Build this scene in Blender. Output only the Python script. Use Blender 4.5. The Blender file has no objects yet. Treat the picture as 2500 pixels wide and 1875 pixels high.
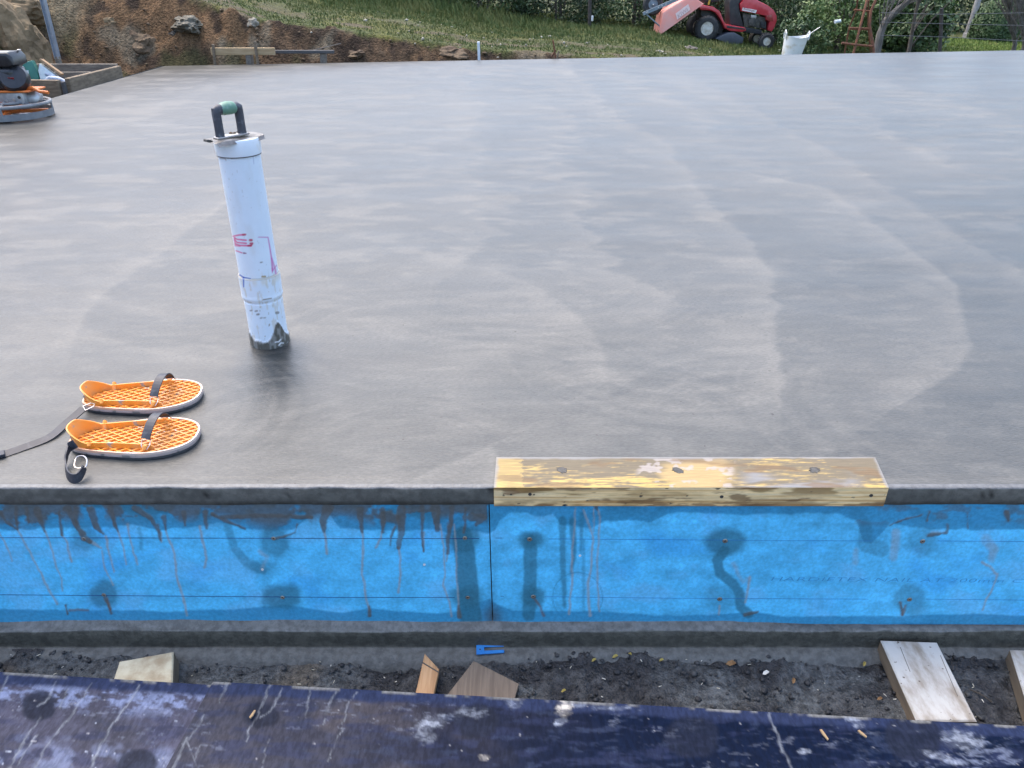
import bpy, bmesh, math, random
import numpy as np
from mathutils import Vector, Matrix, noise as mnoise
R = math.radians
sc = bpy.context.scene
COL = sc.collection

# ------------------------------------------------------------------ camera
PITCH = R(28.6); FPX = 1878.0; CAMZ = 1.0
cd = bpy.data.cameras.new('camera'); cam = bpy.data.objects.new('camera', cd); COL.objects.link(cam)
cd.sensor_width = 36; cd.lens = FPX / 2500 * 36; cd.clip_start = .02; cd.clip_end = 2000
cam.location = (0, 0, CAMZ); cam.rotation_euler = (R(90) - PITCH, 0, 0)
sc.camera = cam

# ------------------------------------------------------------------ light
SUN_EL, SUN_AZ = R(63), R(-40)            # azimuth from +Y, negative = to the left
w = bpy.data.worlds.new('World'); sc.world = w; w.use_nodes = True
wn = w.node_tree.nodes; wl = w.node_tree.links
bg = wn['Background']
sky = wn.new('ShaderNodeTexSky'); sky.sky_type = 'NISHITA'; sky.sun_disc = False
sky.sun_elevation = SUN_EL; sky.sun_rotation = SUN_AZ
sky.air_density = 1.0; sky.dust_density = 3.2; sky.ozone_density = 1.0
wl.new(sky.outputs[0], bg.inputs[0]); bg.inputs[1].default_value = .15
sd = bpy.data.lights.new('sun', 'SUN'); sun = bpy.data.objects.new('sun', sd); COL.objects.link(sun)
sd.energy = .75; sd.angle = R(60); sd.color = (1, .87, .70)
sun.rotation_euler = Vector((math.sin(SUN_AZ)*math.cos(SUN_EL), math.cos(SUN_AZ)*math.cos(SUN_EL), math.sin(SUN_EL))).to_track_quat('Z', 'Y').to_euler()
sc.view_settings.view_transform = 'Standard'; sc.view_settings.look = 'None'
sc.view_settings.gamma = 1; sc.view_settings.use_curve_mapping = False
sc.view_settings.exposure = 1.88

# ------------------------------------------------------------------ survey helpers: photo measurement -> place
def ray(px, py):
    u = (px-1250)/FPX; v = (937.5-py)/FPX
    return u, math.cos(PITCH)+v*math.sin(PITCH), -math.sin(PITCH)+v*math.cos(PITCH)
def at(px, py, z=0.0):
    x, y, d = ray(px, py); t = (z-CAMZ)/d
    return Vector((x*t, y*t, z))
def atY(px, py, Y):
    x, y, d = ray(px, py); t = Y/y
    return Vector((x*t, Y, CAMZ+d*t))
def proj(x, y, z):
    z = z-CAMZ
    dp = y*math.cos(PITCH)-z*math.sin(PITCH); up = y*math.sin(PITCH)+z*math.cos(PITCH)
    return 1250+FPX*x/dp, 937.5-FPX*up/dp

# ------------------------------------------------------------------ numpy noise
def _h(ix, iy, s):
    n = (ix*374761393 + iy*668265263 + s*974711) & 0xffffffff
    n = ((n ^ (n >> 13)) * 1274126177) & 0xffffffff
    return ((n ^ (n >> 16)) & 0xffff) / 65535.0
def vn(x, y, s=0):
    x = np.asarray(x, float); y = np.asarray(y, float)
    ix = np.floor(x).astype(np.int64); iy = np.floor(y).astype(np.int64)
    fx = x-ix; fy = y-iy; fx = fx*fx*(3-2*fx); fy = fy*fy*(3-2*fy)
    a = _h(ix, iy, s); b = _h(ix+1, iy, s); c = _h(ix, iy+1, s); d = _h(ix+1, iy+1, s)
    return (a*(1-fx)+b*fx)*(1-fy)+(c*(1-fx)+d*fx)*fy
def fbm(x, y, s=0, o=4, g=.5):
    r = 0; a = 1; t = 0
    for k in range(o):
        r = r+a*vn(x*2**k+17.3*k, y*2**k-9.1*k, s+k); t += a; a *= g
    return r/t
def sst(a, b, x):
    t = np.clip((x-a)/(b-a), 0, 1); return t*t*(3-2*t)
def mix(c, col, m):
    return c*(1-m[..., None])+np.array(col)*m[..., None]
def dline(PX, PY, pts, w0=0, w1=None):
    """distance to a polyline minus a width that runs from w0 to w1; also side sign"""
    best = np.full(PX.shape, 1e9); side = np.ones(PX.shape); n = len(pts)-1
    w1 = w0 if w1 is None else w1
    for i in range(n):
        ax, ay = pts[i][:2]; bx, by = pts[i+1][:2]
        dx, dy = bx-ax, by-ay; L = dx*dx+dy*dy+1e-12
        t = np.clip(((PX-ax)*dx+(PY-ay)*dy)/L, 0, 1)
        d = np.hypot(PX-ax-t*dx, PY-ay-t*dy)-(w0+(w1-w0)*(i+t)/n)
        m = d < best
        best = np.where(m, d, best); side = np.where(m, np.sign(dx*(PY-ay)-dy*(PX-ax)), side)
    return best, side

# ------------------------------------------------------------------ materials
def S(r, g, b):
    f = lambda c: (c/255/12.92) if c/255 <= .04045 else ((c/255+.055)/1.055)**2.4
    return (f(r), f(g), f(b))
MAT = {}
def M(name, col, col2=None, rough=.6, scale=8, bump=0, bscale=60, metal=0, stretch=(1, 1, 1), spec=.5, ramp=(.35, .65),
      detail=6, attr=False, vary=.0, coat=0, rough2=None, trans=0, bdist=.01, speck=None):
    if name in MAT: return MAT[name]
    m = bpy.data.materials.new(name); m.use_nodes = True; MAT[name] = m
    n = m.node_tree.nodes; l = m.node_tree.links; b = n['Principled BSDF']
    tc = n.new('ShaderNodeTexCoord'); mp = n.new('ShaderNodeMapping'); l.new(tc.outputs['Object'], mp.inputs[0])
    mp.inputs['Scale'].default_value = stretch
    ns = n.new('ShaderNodeTexNoise'); ns.inputs['Scale'].default_value = scale; ns.inputs['Detail'].default_value = detail
    ns.inputs['Roughness'].default_value = .62; l.new(mp.outputs[0], ns.inputs[0])
    rp = n.new('ShaderNodeMapRange'); rp.inputs[1].default_value = ramp[0]; rp.inputs[2].default_value = ramp[1]; rp.interpolation_type = 'SMOOTHSTEP'
    l.new(ns.outputs[0], rp.inputs[0])
    if attr:
        a = n.new('ShaderNodeAttribute'); a.attribute_name = 'col'; a2 = n.new('ShaderNodeAttribute'); a2.attribute_name = 'rgh'
        mr = n.new('ShaderNodeMapRange'); mr.inputs[3].default_value = 1-vary; mr.inputs[4].default_value = 1+vary
        l.new(rp.outputs[0], mr.inputs[0])
        mx = n.new('ShaderNodeVectorMath'); mx.operation = 'SCALE'; l.new(a.outputs['Color'], mx.inputs[0]); l.new(mr.outputs[0], mx.inputs['Scale'])
        out = mx.outputs[0]; l.new(a2.outputs['Fac'], b.inputs['Roughness'])
    else:
        mx = n.new('ShaderNodeMix'); mx.data_type = 'RGBA'
        c2 = col2 if col2 else tuple(c*.82 for c in col)
        mx.inputs[6].default_value = (*col, 1); mx.inputs[7].default_value = (*c2, 1); l.new(rp.outputs[0], mx.inputs[0])
        out = mx.outputs[2]
        if rough2 is None: b.inputs['Roughness'].default_value = rough
        else:
            mr = n.new('ShaderNodeMapRange'); mr.inputs[3].default_value = rough; mr.inputs[4].default_value = rough2
            l.new(rp.outputs[0], mr.inputs[0]); l.new(mr.outputs[0], b.inputs['Roughness'])
    if speck:
        sn = n.new('ShaderNodeTexNoise'); sn.inputs['Scale'].default_value = speck[0]; sn.inputs['Detail'].default_value = 2; l.new(tc.outputs['Object'], sn.inputs[0])
        sr = n.new('ShaderNodeMapRange'); sr.inputs[1].default_value = speck[1]; sr.inputs[2].default_value = speck[1]+.05; l.new(sn.outputs[0], sr.inputs[0])
        m2 = n.new('ShaderNodeMix'); m2.data_type = 'RGBA'; m2.inputs[7].default_value = (*speck[2], 1)
        l.new(sr.outputs[0], m2.inputs[0]); l.new(out, m2.inputs[6]); out = m2.outputs[2]
    l.new(out, b.inputs['Base Color'])
    b.inputs['Metallic'].default_value = metal; b.inputs['Specular IOR Level'].default_value = spec
    b.inputs['Coat Weight'].default_value = coat
    if trans:
        b.inputs['Subsurface Weight'].default_value = 0
    if bump:
        bn = n.new('ShaderNodeTexNoise'); bn.inputs['Scale'].default_value = bscale; bn.inputs['Detail'].default_value = 5; l.new(mp.outputs[0], bn.inputs[0])
        bp = n.new('ShaderNodeBump'); bp.inputs['Strength'].default_value = bump; bp.inputs['Distance'].default_value = bdist
        l.new(bn.outputs[0], bp.inputs['Height']); l.new(bp.outputs[0], b.inputs['Normal'])
    return m

# ------------------------------------------------------------------ object helpers
def tag(o, label=None, cat=None, group=None, kind=None):
    if label: o['label'] = label
    if cat: o['category'] = cat
    if group: o['group'] = group
    if kind: o['kind'] = kind
    return o
def thing(name, label, cat, loc=(0, 0, 0), rot=(0, 0, 0), group=None):
    o = bpy.data.objects.new(name, None); COL.objects.link(o); o.location = loc; o.rotation_euler = rot; o.empty_display_size = .1
    return tag(o, label, cat, group)
def obj(name, bm, mat, parent=None, smooth=False):
    me = bpy.data.meshes.new(name)
    bm.normal_update(); bm.to_mesh(me); bm.free()
    if smooth:
        me.polygons.foreach_set('use_smooth', [True]*len(me.polygons))
        try: me.set_sharp_from_angle(angle=R(40))
        except Exception: pass
    me.materials.append(mat)
    o = bpy.data.objects.new(name, me); COL.objects.link(o)
    if parent: o.parent = parent
    return o
def raw(name, verts, faces, mat, parent=None, smooth=False):
    me = bpy.data.meshes.new(name); me.from_pydata([tuple(v) for v in verts], [], faces); me.update()
    if smooth: me.polygons.foreach_set('use_smooth', [True]*len(me.polygons))
    me.materials.append(mat); o = bpy.data.objects.new(name, me); COL.objects.link(o)
    if parent: o.parent = parent
    return o
def raw_np(name, V, F, mat, parent=None, smooth=False):
    """V (n,3), F (m,k) fast mesh"""
    me = bpy.data.meshes.new(name); V = np.asarray(V, np.float32); F = np.asarray(F, np.int32); k = F.shape[1]
    me.vertices.add(len(V)); me.vertices.foreach_set('co', V.ravel())
    me.loops.add(F.size); me.loops.foreach_set('vertex_index', F.ravel())
    me.polygons.add(len(F)); me.polygons.foreach_set('loop_start', np.arange(0, F.size, k, dtype=np.int32))
    if smooth: me.polygons.foreach_set('use_smooth', np.ones(len(F), bool))
    me.update(calc_edges=True); me.validate()
    me.materials.append(mat); o = bpy.data.objects.new(name, me); COL.objects.link(o)
    if parent: o.parent = parent
    return o
def grid_obj(name, X, Y, Z, mat, col=None, rgh=None, parent=None, smooth=True, keep=None):
    ny, nx = X.shape
    V = np.stack([X, Y, Z], -1).reshape(-1, 3)
    i = np.arange(ny*nx).reshape(ny, nx)
    F = np.stack([i[:-1, :-1], i[:-1, 1:], i[1:, 1:], i[1:, :-1]], -1).reshape(-1, 4)
    if keep is not None: F = F[keep[:-1, :-1].ravel()]
    o = raw_np(name, V, F, mat, parent, smooth); me = o.data
    if col is not None:
        a = me.attributes.new('col', 'FLOAT_COLOR', 'POINT')
        c = np.ones((ny*nx, 4), np.float32); c[:, :3] = np.clip(col, 0, 1).reshape(-1, 3); a.data.foreach_set('color', c.ravel())
        a = me.attributes.new('rgh', 'FLOAT', 'POINT')
        rr = np.full(ny*nx, .6, np.float32) if rgh is None else np.broadcast_to(rgh, X.shape).astype(np.float32).ravel()
        a.data.foreach_set('value', np.ascontiguousarray(rr))
    return o
def BM(): return bmesh.new()
def box(bm, c, s, bev=0, rot=None, seg=1):
    r = bmesh.ops.create_cube(bm, size=1); vs = r['verts']
    bmesh.ops.scale(bm, vec=s, verts=vs)
    if bev:
        es = list({e for v in vs for e in v.link_edges})
        q = bmesh.ops.bevel(bm, geom=es, offset=bev, segments=seg, affect='EDGES', profile=.6)
        vs = list({v for f in q['faces'] for v in f.verts} | {v for v in vs if v.is_valid})
    if rot is not None: bmesh.ops.transform(bm, matrix=rot if isinstance(rot, Matrix) else Matrix.Rotation(rot, 4, 'Z'), verts=vs)
    bmesh.ops.translate(bm, vec=c, verts=vs)
    return vs
def smooth(pts, k=4, closed=False):
    pts = [Vector(p) for p in pts]; n = len(pts); out = []
    for i in range(n if closed else n-1):
        a, b, c, d = (pts[i-1] if (closed or i > 0) else pts[0]), pts[i], pts[(i+1) % n], pts[(i+2) % n if closed else min(i+2, n-1)]
        for j in range(k):
            t = j/k; out.append(.5*((2*b)+(c-a)*t+(2*a-5*b+4*c-d)*t*t+(3*b-a-3*c+d)*t*t*t))
    if not closed: out.append(pts[-1])
    return out
def tube(bm, pts, r, n=8, cap=True, r1=None, flat=None, closed=False, up=None):
    """tube along points; r radius (r1 end radius or list); flat=(a,b) gives a band section"""
    pts = [Vector(p) for p in pts]; N = len(pts); rings = []
    rs = r if isinstance(r, (list, tuple)) else [r+(((r1 if r1 is not None else r)-r)*i/max(1, N-1)) for i in range(N)]
    prev = None
    for i, p in enumerate(pts):
        if closed: t = pts[(i+1) % N]-pts[i-1]
        else: t = pts[min(i+1, N-1)]-pts[max(i-1, 0)]
        t.normalize()
        if up is not None: a = Vector(up if not isinstance(up, list) else up[i])
        elif prev is None: a = Vector((0, 0, 1)) if abs(t.z) < .9 else Vector((1, 0, 0))
        else: a = prev
        s = t.cross(a); s.normalize(); u = s.cross(t); u.normalize(); prev = u
        ring = []
        if flat:
            for (e, f) in ((-1, -1), (1, -1), (1, 1), (-1, 1)): ring.append(bm.verts.new(p+s*e*flat[0]/2+u*f*flat[1]/2))
        else:
            for k in range(n): ring.append(bm.verts.new(p+s*rs[i]*math.cos(2*math.pi*k/n)+u*rs[i]*math.sin(2*math.pi*k/n)))
        rings.append(ring)
    m = len(rings[0])
    for i in range(N if closed else N-1):
        A, B = rings[i], rings[(i+1) % N]
        for k in range(m): bm.faces.new((A[k], A[(k+1) % m], B[(k+1) % m], B[k]))
    if cap and not closed: bm.faces.new(rings[0][::-1]); bm.faces.new(rings[-1])
    return bm
def lathe(bm, prof, n=24, mtx=None, cap=True):
    rings = []
    for (r, z) in prof: rings.append([bm.verts.new((r*math.cos(2*math.pi*k/n), r*math.sin(2*math.pi*k/n), z)) for k in range(n)])
    for A, B in zip(rings, rings[1:]):
        for k in range(n): bm.faces.new((A[k], A[(k+1) % n], B[(k+1) % n], B[k]))
    if cap: bm.faces.new(rings[0][::-1]); bm.faces.new(rings[-1])
    if mtx is not None: bmesh.ops.transform(bm, matrix=mtx, verts=[v for r in rings for v in r])
    return bm
def prism(bm, poly, a, b, axis='Y', bev=0, seg=2):
    """polygon (u,v) extruded from a to b along axis; 'Y': u=x v=z, 'Z': u=x v=y"""
    def P(u, v, t): return (u, t, v) if axis == 'Y' else ((u, v, t) if axis == 'Z' else (t, u, v))
    A = [bm.verts.new(P(u, v, a)) for u, v in poly]; B = [bm.verts.new(P(u, v, b)) for u, v in poly]; n = len(poly)
    f1 = bm.faces.new(A); f2 = bm.faces.new(B[::-1]); side = []
    for k in range(n): side.append(bm.faces.new((A[k], B[k], B[(k+1) % n], A[(k+1) % n])))
    bmesh.ops.recalc_face_normals(bm, faces=[f1, f2]+side)
    if bev:
        es = list(f1.edges)+list(f2.edges)
        bmesh.ops.bevel(bm, geom=es, offset=bev, segments=seg, affect='EDGES', profile=.6)
    return bm
def text_mesh(name, body, size, mat, parent, mtx, shear=0, extrude=.0004, bold=0, spacing=1.0):
    c = bpy.data.curves.new(name, 'FONT'); c.body = body; c.size = size; c.extrude = extrude; c.shear = shear; c.offset = bold; c.space_character = spacing
    c.resolution_u = 3
    t = bpy.data.objects.new(name, c); COL.objects.link(t)
    bpy.context.view_layer.update()
    me = bpy.data.meshes.new_from_object(t.evaluated_get(bpy.context.evaluated_depsgraph_get()))
    bpy.data.objects.remove(t); me.transform(mtx); me.materials.clear(); me.materials.append(mat)
    o = bpy.data.objects.new(name, me); COL.objects.link(o); o.parent = parent
    return o
def arc(cx, cy, r, a0, a1, n): return [(cx+r*math.cos(R(a0+(a1-a0)*i/n)), cy+r*math.sin(R(a0+(a1-a0)*i/n))) for i in range(n+1)]

# ================================================================== SETTING
YF = 1.3625                     # front face of the slab
def yrear(x): return 9.32+.168*(x+3.78)
# ---- terrain -------------------------------------------------------
GX = [-60, -20, -9, -6.5, -5, -4.2, -3.6, -3, -2.2, -1.07, -.57, 0, 1.6, 2.6, 3.8, 5, 7, 12, 20, 60]
GZ = [4.0, 3.0, 2.3, 1.7, 1.15, .82, .6, .43, .36, .19, .09, .03, -.06, -.14, -.30, -.43, -.55, -.70, -.9, -1.2]
def hill(x, y):
    return np.interp(x, GX, GZ)+.05*(fbm(x*.5+3, y*.5, 71)-.5)*2-.02*np.clip(y-14, 0, 10)*np.clip(-x/3, 0, 1)
def terrain_z(x, y):
    g = hill(x, y)
    t = y-yrear(x); l = -4.35-x
    rock = (fbm(x*1.1, y*1.1, 5, 5)-.5)
    s = np.maximum(t-.12-.15*vn(x*.9, y*.3, 3), l-.45-.3*vn(y*.8, x*.3, 8))
    face = -.13+1.25*np.clip(s, 0, 50)+.35*rock*np.clip(s*3, 0, 1)
    low = np.minimum(g-.02, -.13)
    cut = np.where(s < 0, np.minimum(low, -.12-.0*s), face)
    k = .06
    h = np.clip(.5+.5*(g-cut)/k, 0, 1)
    z = g*(1-h)+cut*h-k*h*(1-h)
    front = y < 1.36
    under = (t < 0.02) & (x > -3.93) & (x < 7.2) & (y > 1.0)
    z = np.where(under, -.75, z)
    z = np.where((y < 1.4) & (x > -5), -.56+.03*(fbm(x*2, y*2, 9)-.5), z)
    z = np.where((x > 7.2) & (y < 12), np.minimum(z, -.5), z)
    return z
def spaced(lo, a, b, hi, step, grow=1.12):
    c = list(np.arange(a, b, step)); s = step; x = c[-1]
    while x < hi: s *= grow; x += s; c.append(x)
    s = step; x = a; pre = []
    while x > lo: s *= grow; x -= s; pre.append(x)
    return np.array(pre[::-1]+c)
xs = spaced(-300, -7.5, 7.5, 300, .032); ys = spaced(-40, 6.6, 12.6, 500, .03)
X, Y = np.meshgrid(xs, ys); Z = terrain_z(X, Y)
g = hill(X, Y); T = Y-yrear(X); L = -4.35-X
isface = sst(.012, .05, g-Z)
near = ((T > -.2) | (L > 0)) & (Y > 5)
rough = (fbm(X*4, Y*4, 21, 5, .6)-.5)
rid = 1-np.abs(fbm(X*2.6, Y*2.6, 44, 4)*2-1)
Z = Z+np.where(near, isface*(rough*.22+(rid-.7)*.16), 0)+np.where(T > .1, (1-isface)*.03*(fbm(X*6, Y*6, 31)-.5), 0)
n1 = fbm(X*1.6, Y*1.6, 50, 5); n2 = fbm(X*7, Y*7, 51, 4); n3 = fbm(X*.8, Y*.8, 52)
c = np.zeros(X.shape+(3,))+np.array((.115, .075, .045))
c = mix(c, (.19, .115, .060), sst(.45, .62, n1)); c = mix(c, (.060, .040, .027), sst(.55, .68, n2))
c = mix(c, (.20, .17, .12), sst(.62, .75, fbm(X*3, Y*3, 54, 4))*.8)
c = mix(c, (.30, .24, .15), sst(-4.7, -5.2, X)*sst(.42, .6, fbm(X*1.3, Y*1.3, 57, 3)))
c = mix(c, (.06, .07, .025), sst(.6, .72, fbm(X*2.2, Y*2.2, 58, 4))*.6)
grass = (1-isface)*(T > .05)
gc = np.zeros(X.shape+(3,))+np.array((.085, .10, .032))
gc = mix(gc, (.11, .115, .028), sst(.5, .68, fbm(X*1.4, Y*1.4, 60, 4)))
gc = mix(gc, (.12, .095, .06), sst(.52, .64, fbm(X*2.5, Y*2.5, 61, 4))*sst(3.2, 1.0, T)*.9)
gc = mix(gc, (.05, .036, .024), sst(15.2, 15.8, Y+.1*X)*sst(-2, 0, X)*sst(17.5, 16.9, Y)*.0)
c = c*.74*(1-grass[..., None])+gc*.82*grass[..., None]
c = np.where((T < 0.0)[..., None] & (X > -4.2)[..., None], np.array((.07, .052, .036)), c)
M('soil', (.1, .08, .05), attr=True, scale=26, vary=.35, bump=1.0, bscale=45, bdist=.05, spec=.2)
tag(grid_obj('terrain', X, Y, Z, MAT['soil'], c, .9), kind='structure')

def gz(x, y):
    return float(terrain_z(np.array([float(x)]), np.array([float(y)]))[0])

# ---- concrete slab --------------------------------------------------
ysl = [1.376]; st = .0045
while ysl[-1] < 11.4: st = .0045*(ysl[-1]/1.376)**1.45; ysl.append(ysl[-1]+st)
ysl = np.array(ysl); xsl = np.concatenate([np.arange(-3.9, -1.5, .024), np.arange(-1.5, 1.6, .008), np.arange(1.6, 7.1, .022)])
U, Vv = np.meshgrid(xsl, np.linspace(0, 1, len(ysl)))
yl = (ysl-ysl[0])/(ysl[-1]-ysl[0])
X = np.repeat(xsl[None], len(ysl), 0); Y = 1.376+(yrear(X)-1.376)*yl[:, None]
X = X+np.where(X < -3.89, -.04*(9.3-Y)/2.5*0-.01*(9.3-Y), 0)
tone = .42+.55*(fbm(X*.55, Y*.9, 100, 4)-.5)
streak = fbm(X*4.2+.5*vn(X, Y, 3)+.25*Y, Y*10.5-.6*X, 110, 5, .6)
tone += (.32*sst(.50, .66, streak)-.07)*(.35+.65*sst(1.7, 3.2, Y))*(.55+.9*fbm(X*.9, Y*.5, 112, 3))
tone += .22*(fbm(X*5, Y*26, 115, 4)-.5)+.16*(fbm(X*9+3*vn(X*1.3, Y*1.3, 117), Y*60+14*vn(X*.9, Y*.9, 118), 116, 3, .6)-.5)*sst(5, 2, Y)*1.7
tone += (.34*(fbm(X*6+2*vn(X*2, Y*2, 119), Y*9, 120, 5, .6)-.5)+.16*sst(.56, .66, fbm(X*11, Y*22+4*vn(X*3, Y*3, 121), 122, 4, .6)))*sst(6, 2.2, Y)
# polished lobes left by the trowelling passes (edges surveyed from the photo)
def lobe(pts, amp, wid, side=1, jag=.10, sharp=.018, streaky=1.0):
    global tone
    W = [at(px, py) for px, py in pts]
    j = .8*jag*(fbm(X*2.6, Y*13, 130+int(pts[0][0]), 4, .6)-.5)*2*streaky+jag*.6*(vn(X*1.5, Y*2.6, 131)-.5)
    d, s = dline(X+j*np.clip(Y/4, .25, 2), Y, [(p.x, p.y) for p in W])
    sd_ = d*s*side
    ends = 1.0
    tone = tone+.74*amp*(.95*np.exp(-np.clip(sd_, 0, None)/wid)+.55*np.exp(-np.clip(sd_, 0, None)/(wid*.22)))*sst(-sharp, sharp, sd_/np.clip(Y/3, .4, 3))*ends
lobe([(1390, 150), (1500, 290), (1610, 340), (1690, 430), (1750, 500), (1860, 620), (1880, 700), (1900, 760), (1905, 820), (1915, 960)], .42, .22, -1, .10)
lobe([(1640, 170), (1780, 235), (1930, 320), (2080, 400), (2180, 465), (2290, 540), (2420, 625), (2600, 720)], .34, .30, -1, .08)
lobe([(1870, 430), (2020, 460), (2100, 510), (2180, 575), (2270, 640), (2330, 700), (2345, 770), (2365, 840), (2330, 900), (2240, 960)], .40, .34, -1, .05)
lobe([(1820, 185), (1960, 220), (2110, 280), (2270, 370), (2330, 400)], .30, .4, -1, .12)
lobe([(2100, 180), (2250, 225), (2400, 270), (2560, 330)], .3, .5, -1, .15)
lobe([(1540, 180), (1600, 220), (1690, 270), (1760, 330)], .35, .35, -1, .2)
lobe([(1330, 260), (1400, 290), (1380, 380), (1420, 460), (1440, 560), (1500, 660), (1580, 700)], .38, .30, -1, .2)
lobe([(1140, 160), (1160, 330), (1170, 460), (1190, 560), (1130, 640)], .30, .35, -1, .18)
lobe([(1135, 638), (1200, 655), (1290, 690), (1370, 740), (1430, 790), (1470, 850), (1480, 900)], .30, .18, -1, .02)
lobe([(600, 430), (545, 500), (450, 570), (390, 625), (330, 665), (270, 705), (215, 765), (200, 800)], .42, .22, -1, .035)
lobe([(200, 795), (260, 820), (350, 850), (480, 872), (600, 885), (750, 880)], .26, .06, -1, .02)
lobe([(700, 560), (720, 640), (700, 740), (740, 800)], .2, .2, -1, .08)
lobe([(1030, 1160), (1070, 1140), (1130, 1120), (1200, 1085), (1215, 1120), (1210, 1180)], .50, .07, -1, .03)
# arcs left by the hand trowel in front of the pipe and mid slab
def sweep(px, py, r0, r1, a0, a1, amp, fr):
    """one fan of hand-trowel arcs: a band of radii over a limited angle"""
    global tone
    p = at(px, py); dx, dy = X-p.x, Y-p.y; r = np.hypot(dx, dy); a = np.degrees(np.arctan2(dy, dx))
    a = np.where(a < a0-60, a+360, a); e = 14
    m = sst(r0, r0+.06, r)*sst(r1, r1-.10, r)*sst(a0-e, a0+e, a)*sst(a1+e, a1-e, a)
    rr = r+.02*(vn(X*4, Y*4, px)-.5)
    tone = tone+.7*amp*m*((sst(.40, .62, fbm(rr*fr, a*.016+5, 140+px, 4, .65))-.45)+.35*sst(r1-.03, r1-.16, r)*0)
for q_ in ((380, 1010, .16, .44, -70, 60, .26, 62), (700, 1080, .22, .50, 60, 165, .30, 55), (1180, 1010, .30, .62, 20, 110, .26, 48), (1560, 1080, .20, .48, 30, 130, .30, 56), (1620, 830, .25, .60, 190, 300, .24, 44),
           (930, 820, .18, .46, 120, 240, .26, 50), (980, 1130, .15, .36, 40, 150, .30, 66), (240, 1000, .35, .62, 30, 110, .26, 50), (2000, 1120, .30, .66, 60, 150, .22, 40), (2300, 1000, .25, .6, 130, 250, .2, 40), (560, 640, .30, .80, 200, 310, .20, 34), (1250, 640, .4, .9, 230, 330, .18, 30)): sweep(*q_)
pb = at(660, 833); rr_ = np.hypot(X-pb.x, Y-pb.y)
wet_refl = np.exp(-np.abs((X-pb.x-.035-.10*(pb.y-Y))/(.085+.10*np.clip(pb.y-Y, 0, 1)))**3)*sst(pb.y+.02, pb.y-.05, Y)*sst(pb.y-.50, pb.y-.12, Y+.05*(fbm(X*14, Y*14, 152, 3)-.5))
tone -= .60*wet_refl             # pipe's dark reflection painted into the tone, over wetter trowelled paste
tone += .30*np.exp(-(X/.5-.0)**4*0)*sst(1.44, 1.385, Y)*(.5+.5*vn(X*9, Y*30, 150))*.7
tone = np.clip(tone, -.15, 1.15)
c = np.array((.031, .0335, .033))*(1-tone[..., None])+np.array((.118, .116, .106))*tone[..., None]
warm = fbm(X*.35, Y*.35, 160, 3)
c *= 1+.05*(warm-.5)[..., None]*np.array((1, 0, -1))
rg = np.clip(.42-.14*wet_refl+.16*(tone-.5)+.10*(fbm(X*2, Y*8, 161, 4)-.5), .3, .8)
Z = .0022*(fbm(X*3, Y*9, 170, 4)-.5)+.0012*tone*0
Z = Z+np.where(Y < 1.40, -.0005, 0)
M('concrete_top', (.3, .3, .3), attr=True, scale=75, vary=.14, stretch=(1, 3, 1), bump=.3, bscale=90, bdist=.004, spec=.33, speck=(60, .715, (.05, .045, .04)))
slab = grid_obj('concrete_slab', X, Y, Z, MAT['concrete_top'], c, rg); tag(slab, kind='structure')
M('concrete_edge', (.085, .087, .078), (.115, .115, .105), rough=.55, scale=9, bump=.35, bscale=120, bdist=.003, stretch=(1, 1, 3), speck=(60, .72, (.03, .03, .03)))
xe = np.arange(-4.0, 7.2, .01)
prof = [(1.376, -.0002), (1.3680, -.0006), (1.3644, -.0018), (1.3632, -.0036), (1.3629, -.0048), (1.3626, -.020), (1.3622, -.033), (1.3628, -.046), (1.374, -.047), (1.374, -.60)]
Xe, Pk = np.meshgrid(xe, np.arange(len(prof)))
Ye = np.array([p[0] for p in prof])[Pk]+(.0022*(fbm(xe*9, xe*0, 180, 4)-.5)+.0022*sst(.58, .72, fbm(xe*26, xe*0+9, 184, 3)))[None]*(Pk < 6)*(Pk > 0)+.0016*(fbm(Xe*40, Pk*2.3, 185, 3)-.5)*(Pk > 1)*(Pk < 8)
Ze = np.array([p[1] for p in prof])[Pk]+.0016*(fbm(xe*24, xe*0+3, 181, 4)-.5)[None]*((Pk > 0) & (Pk < 4))+.004*(fbm(xe*8, xe*0+5, 186, 4)-.5)[None]*((Pk == 6) | (Pk == 7))
ce = np.zeros(Xe.shape+(3,))+np.array((.088, .088, .078)); ce = mix(ce, (.125, .128, .13), (Pk < 4)*1.0)  # rounded nose painted lighter to carry its highlight
ce = mix(ce, (.115, .113, .10), sst(.45, .65, fbm(Xe*7, Pk*.6, 182, 4))*(Pk >= 4)); ce = mix(ce, (.02, .02, .018), sst(.78, .82, fbm(Xe*45, Pk*1.7, 183, 2))*((Pk > 2) & (Pk < 7)))
M('concrete_nose', (.1, .1, .1), attr=True, scale=60, vary=.18, bump=.35, bscale=150, bdist=.003, spec=.4)
o = grid_obj('slab_front_edge', Xe, Ye, Ze, MAT['concrete_nose'], ce, .5, parent=slab)
# other sides of the slab
sb = BM()
for a, b in (((-3.93, 1.376), (-3.95, 9.29)), ((-3.95, 9.29), (7.1, yrear(7.08))), ((7.08, yrear(7.08)), (7.08, 1.376))):
    vs = [sb.verts.new((*a, -.003)), sb.verts.new((*b, -.003)), sb.verts.new((*b, -.8)), sb.verts.new((*a, -.8))]; sb.faces.new(vs)
obj('slab_side', sb, MAT['concrete_edge'], slab)

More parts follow.
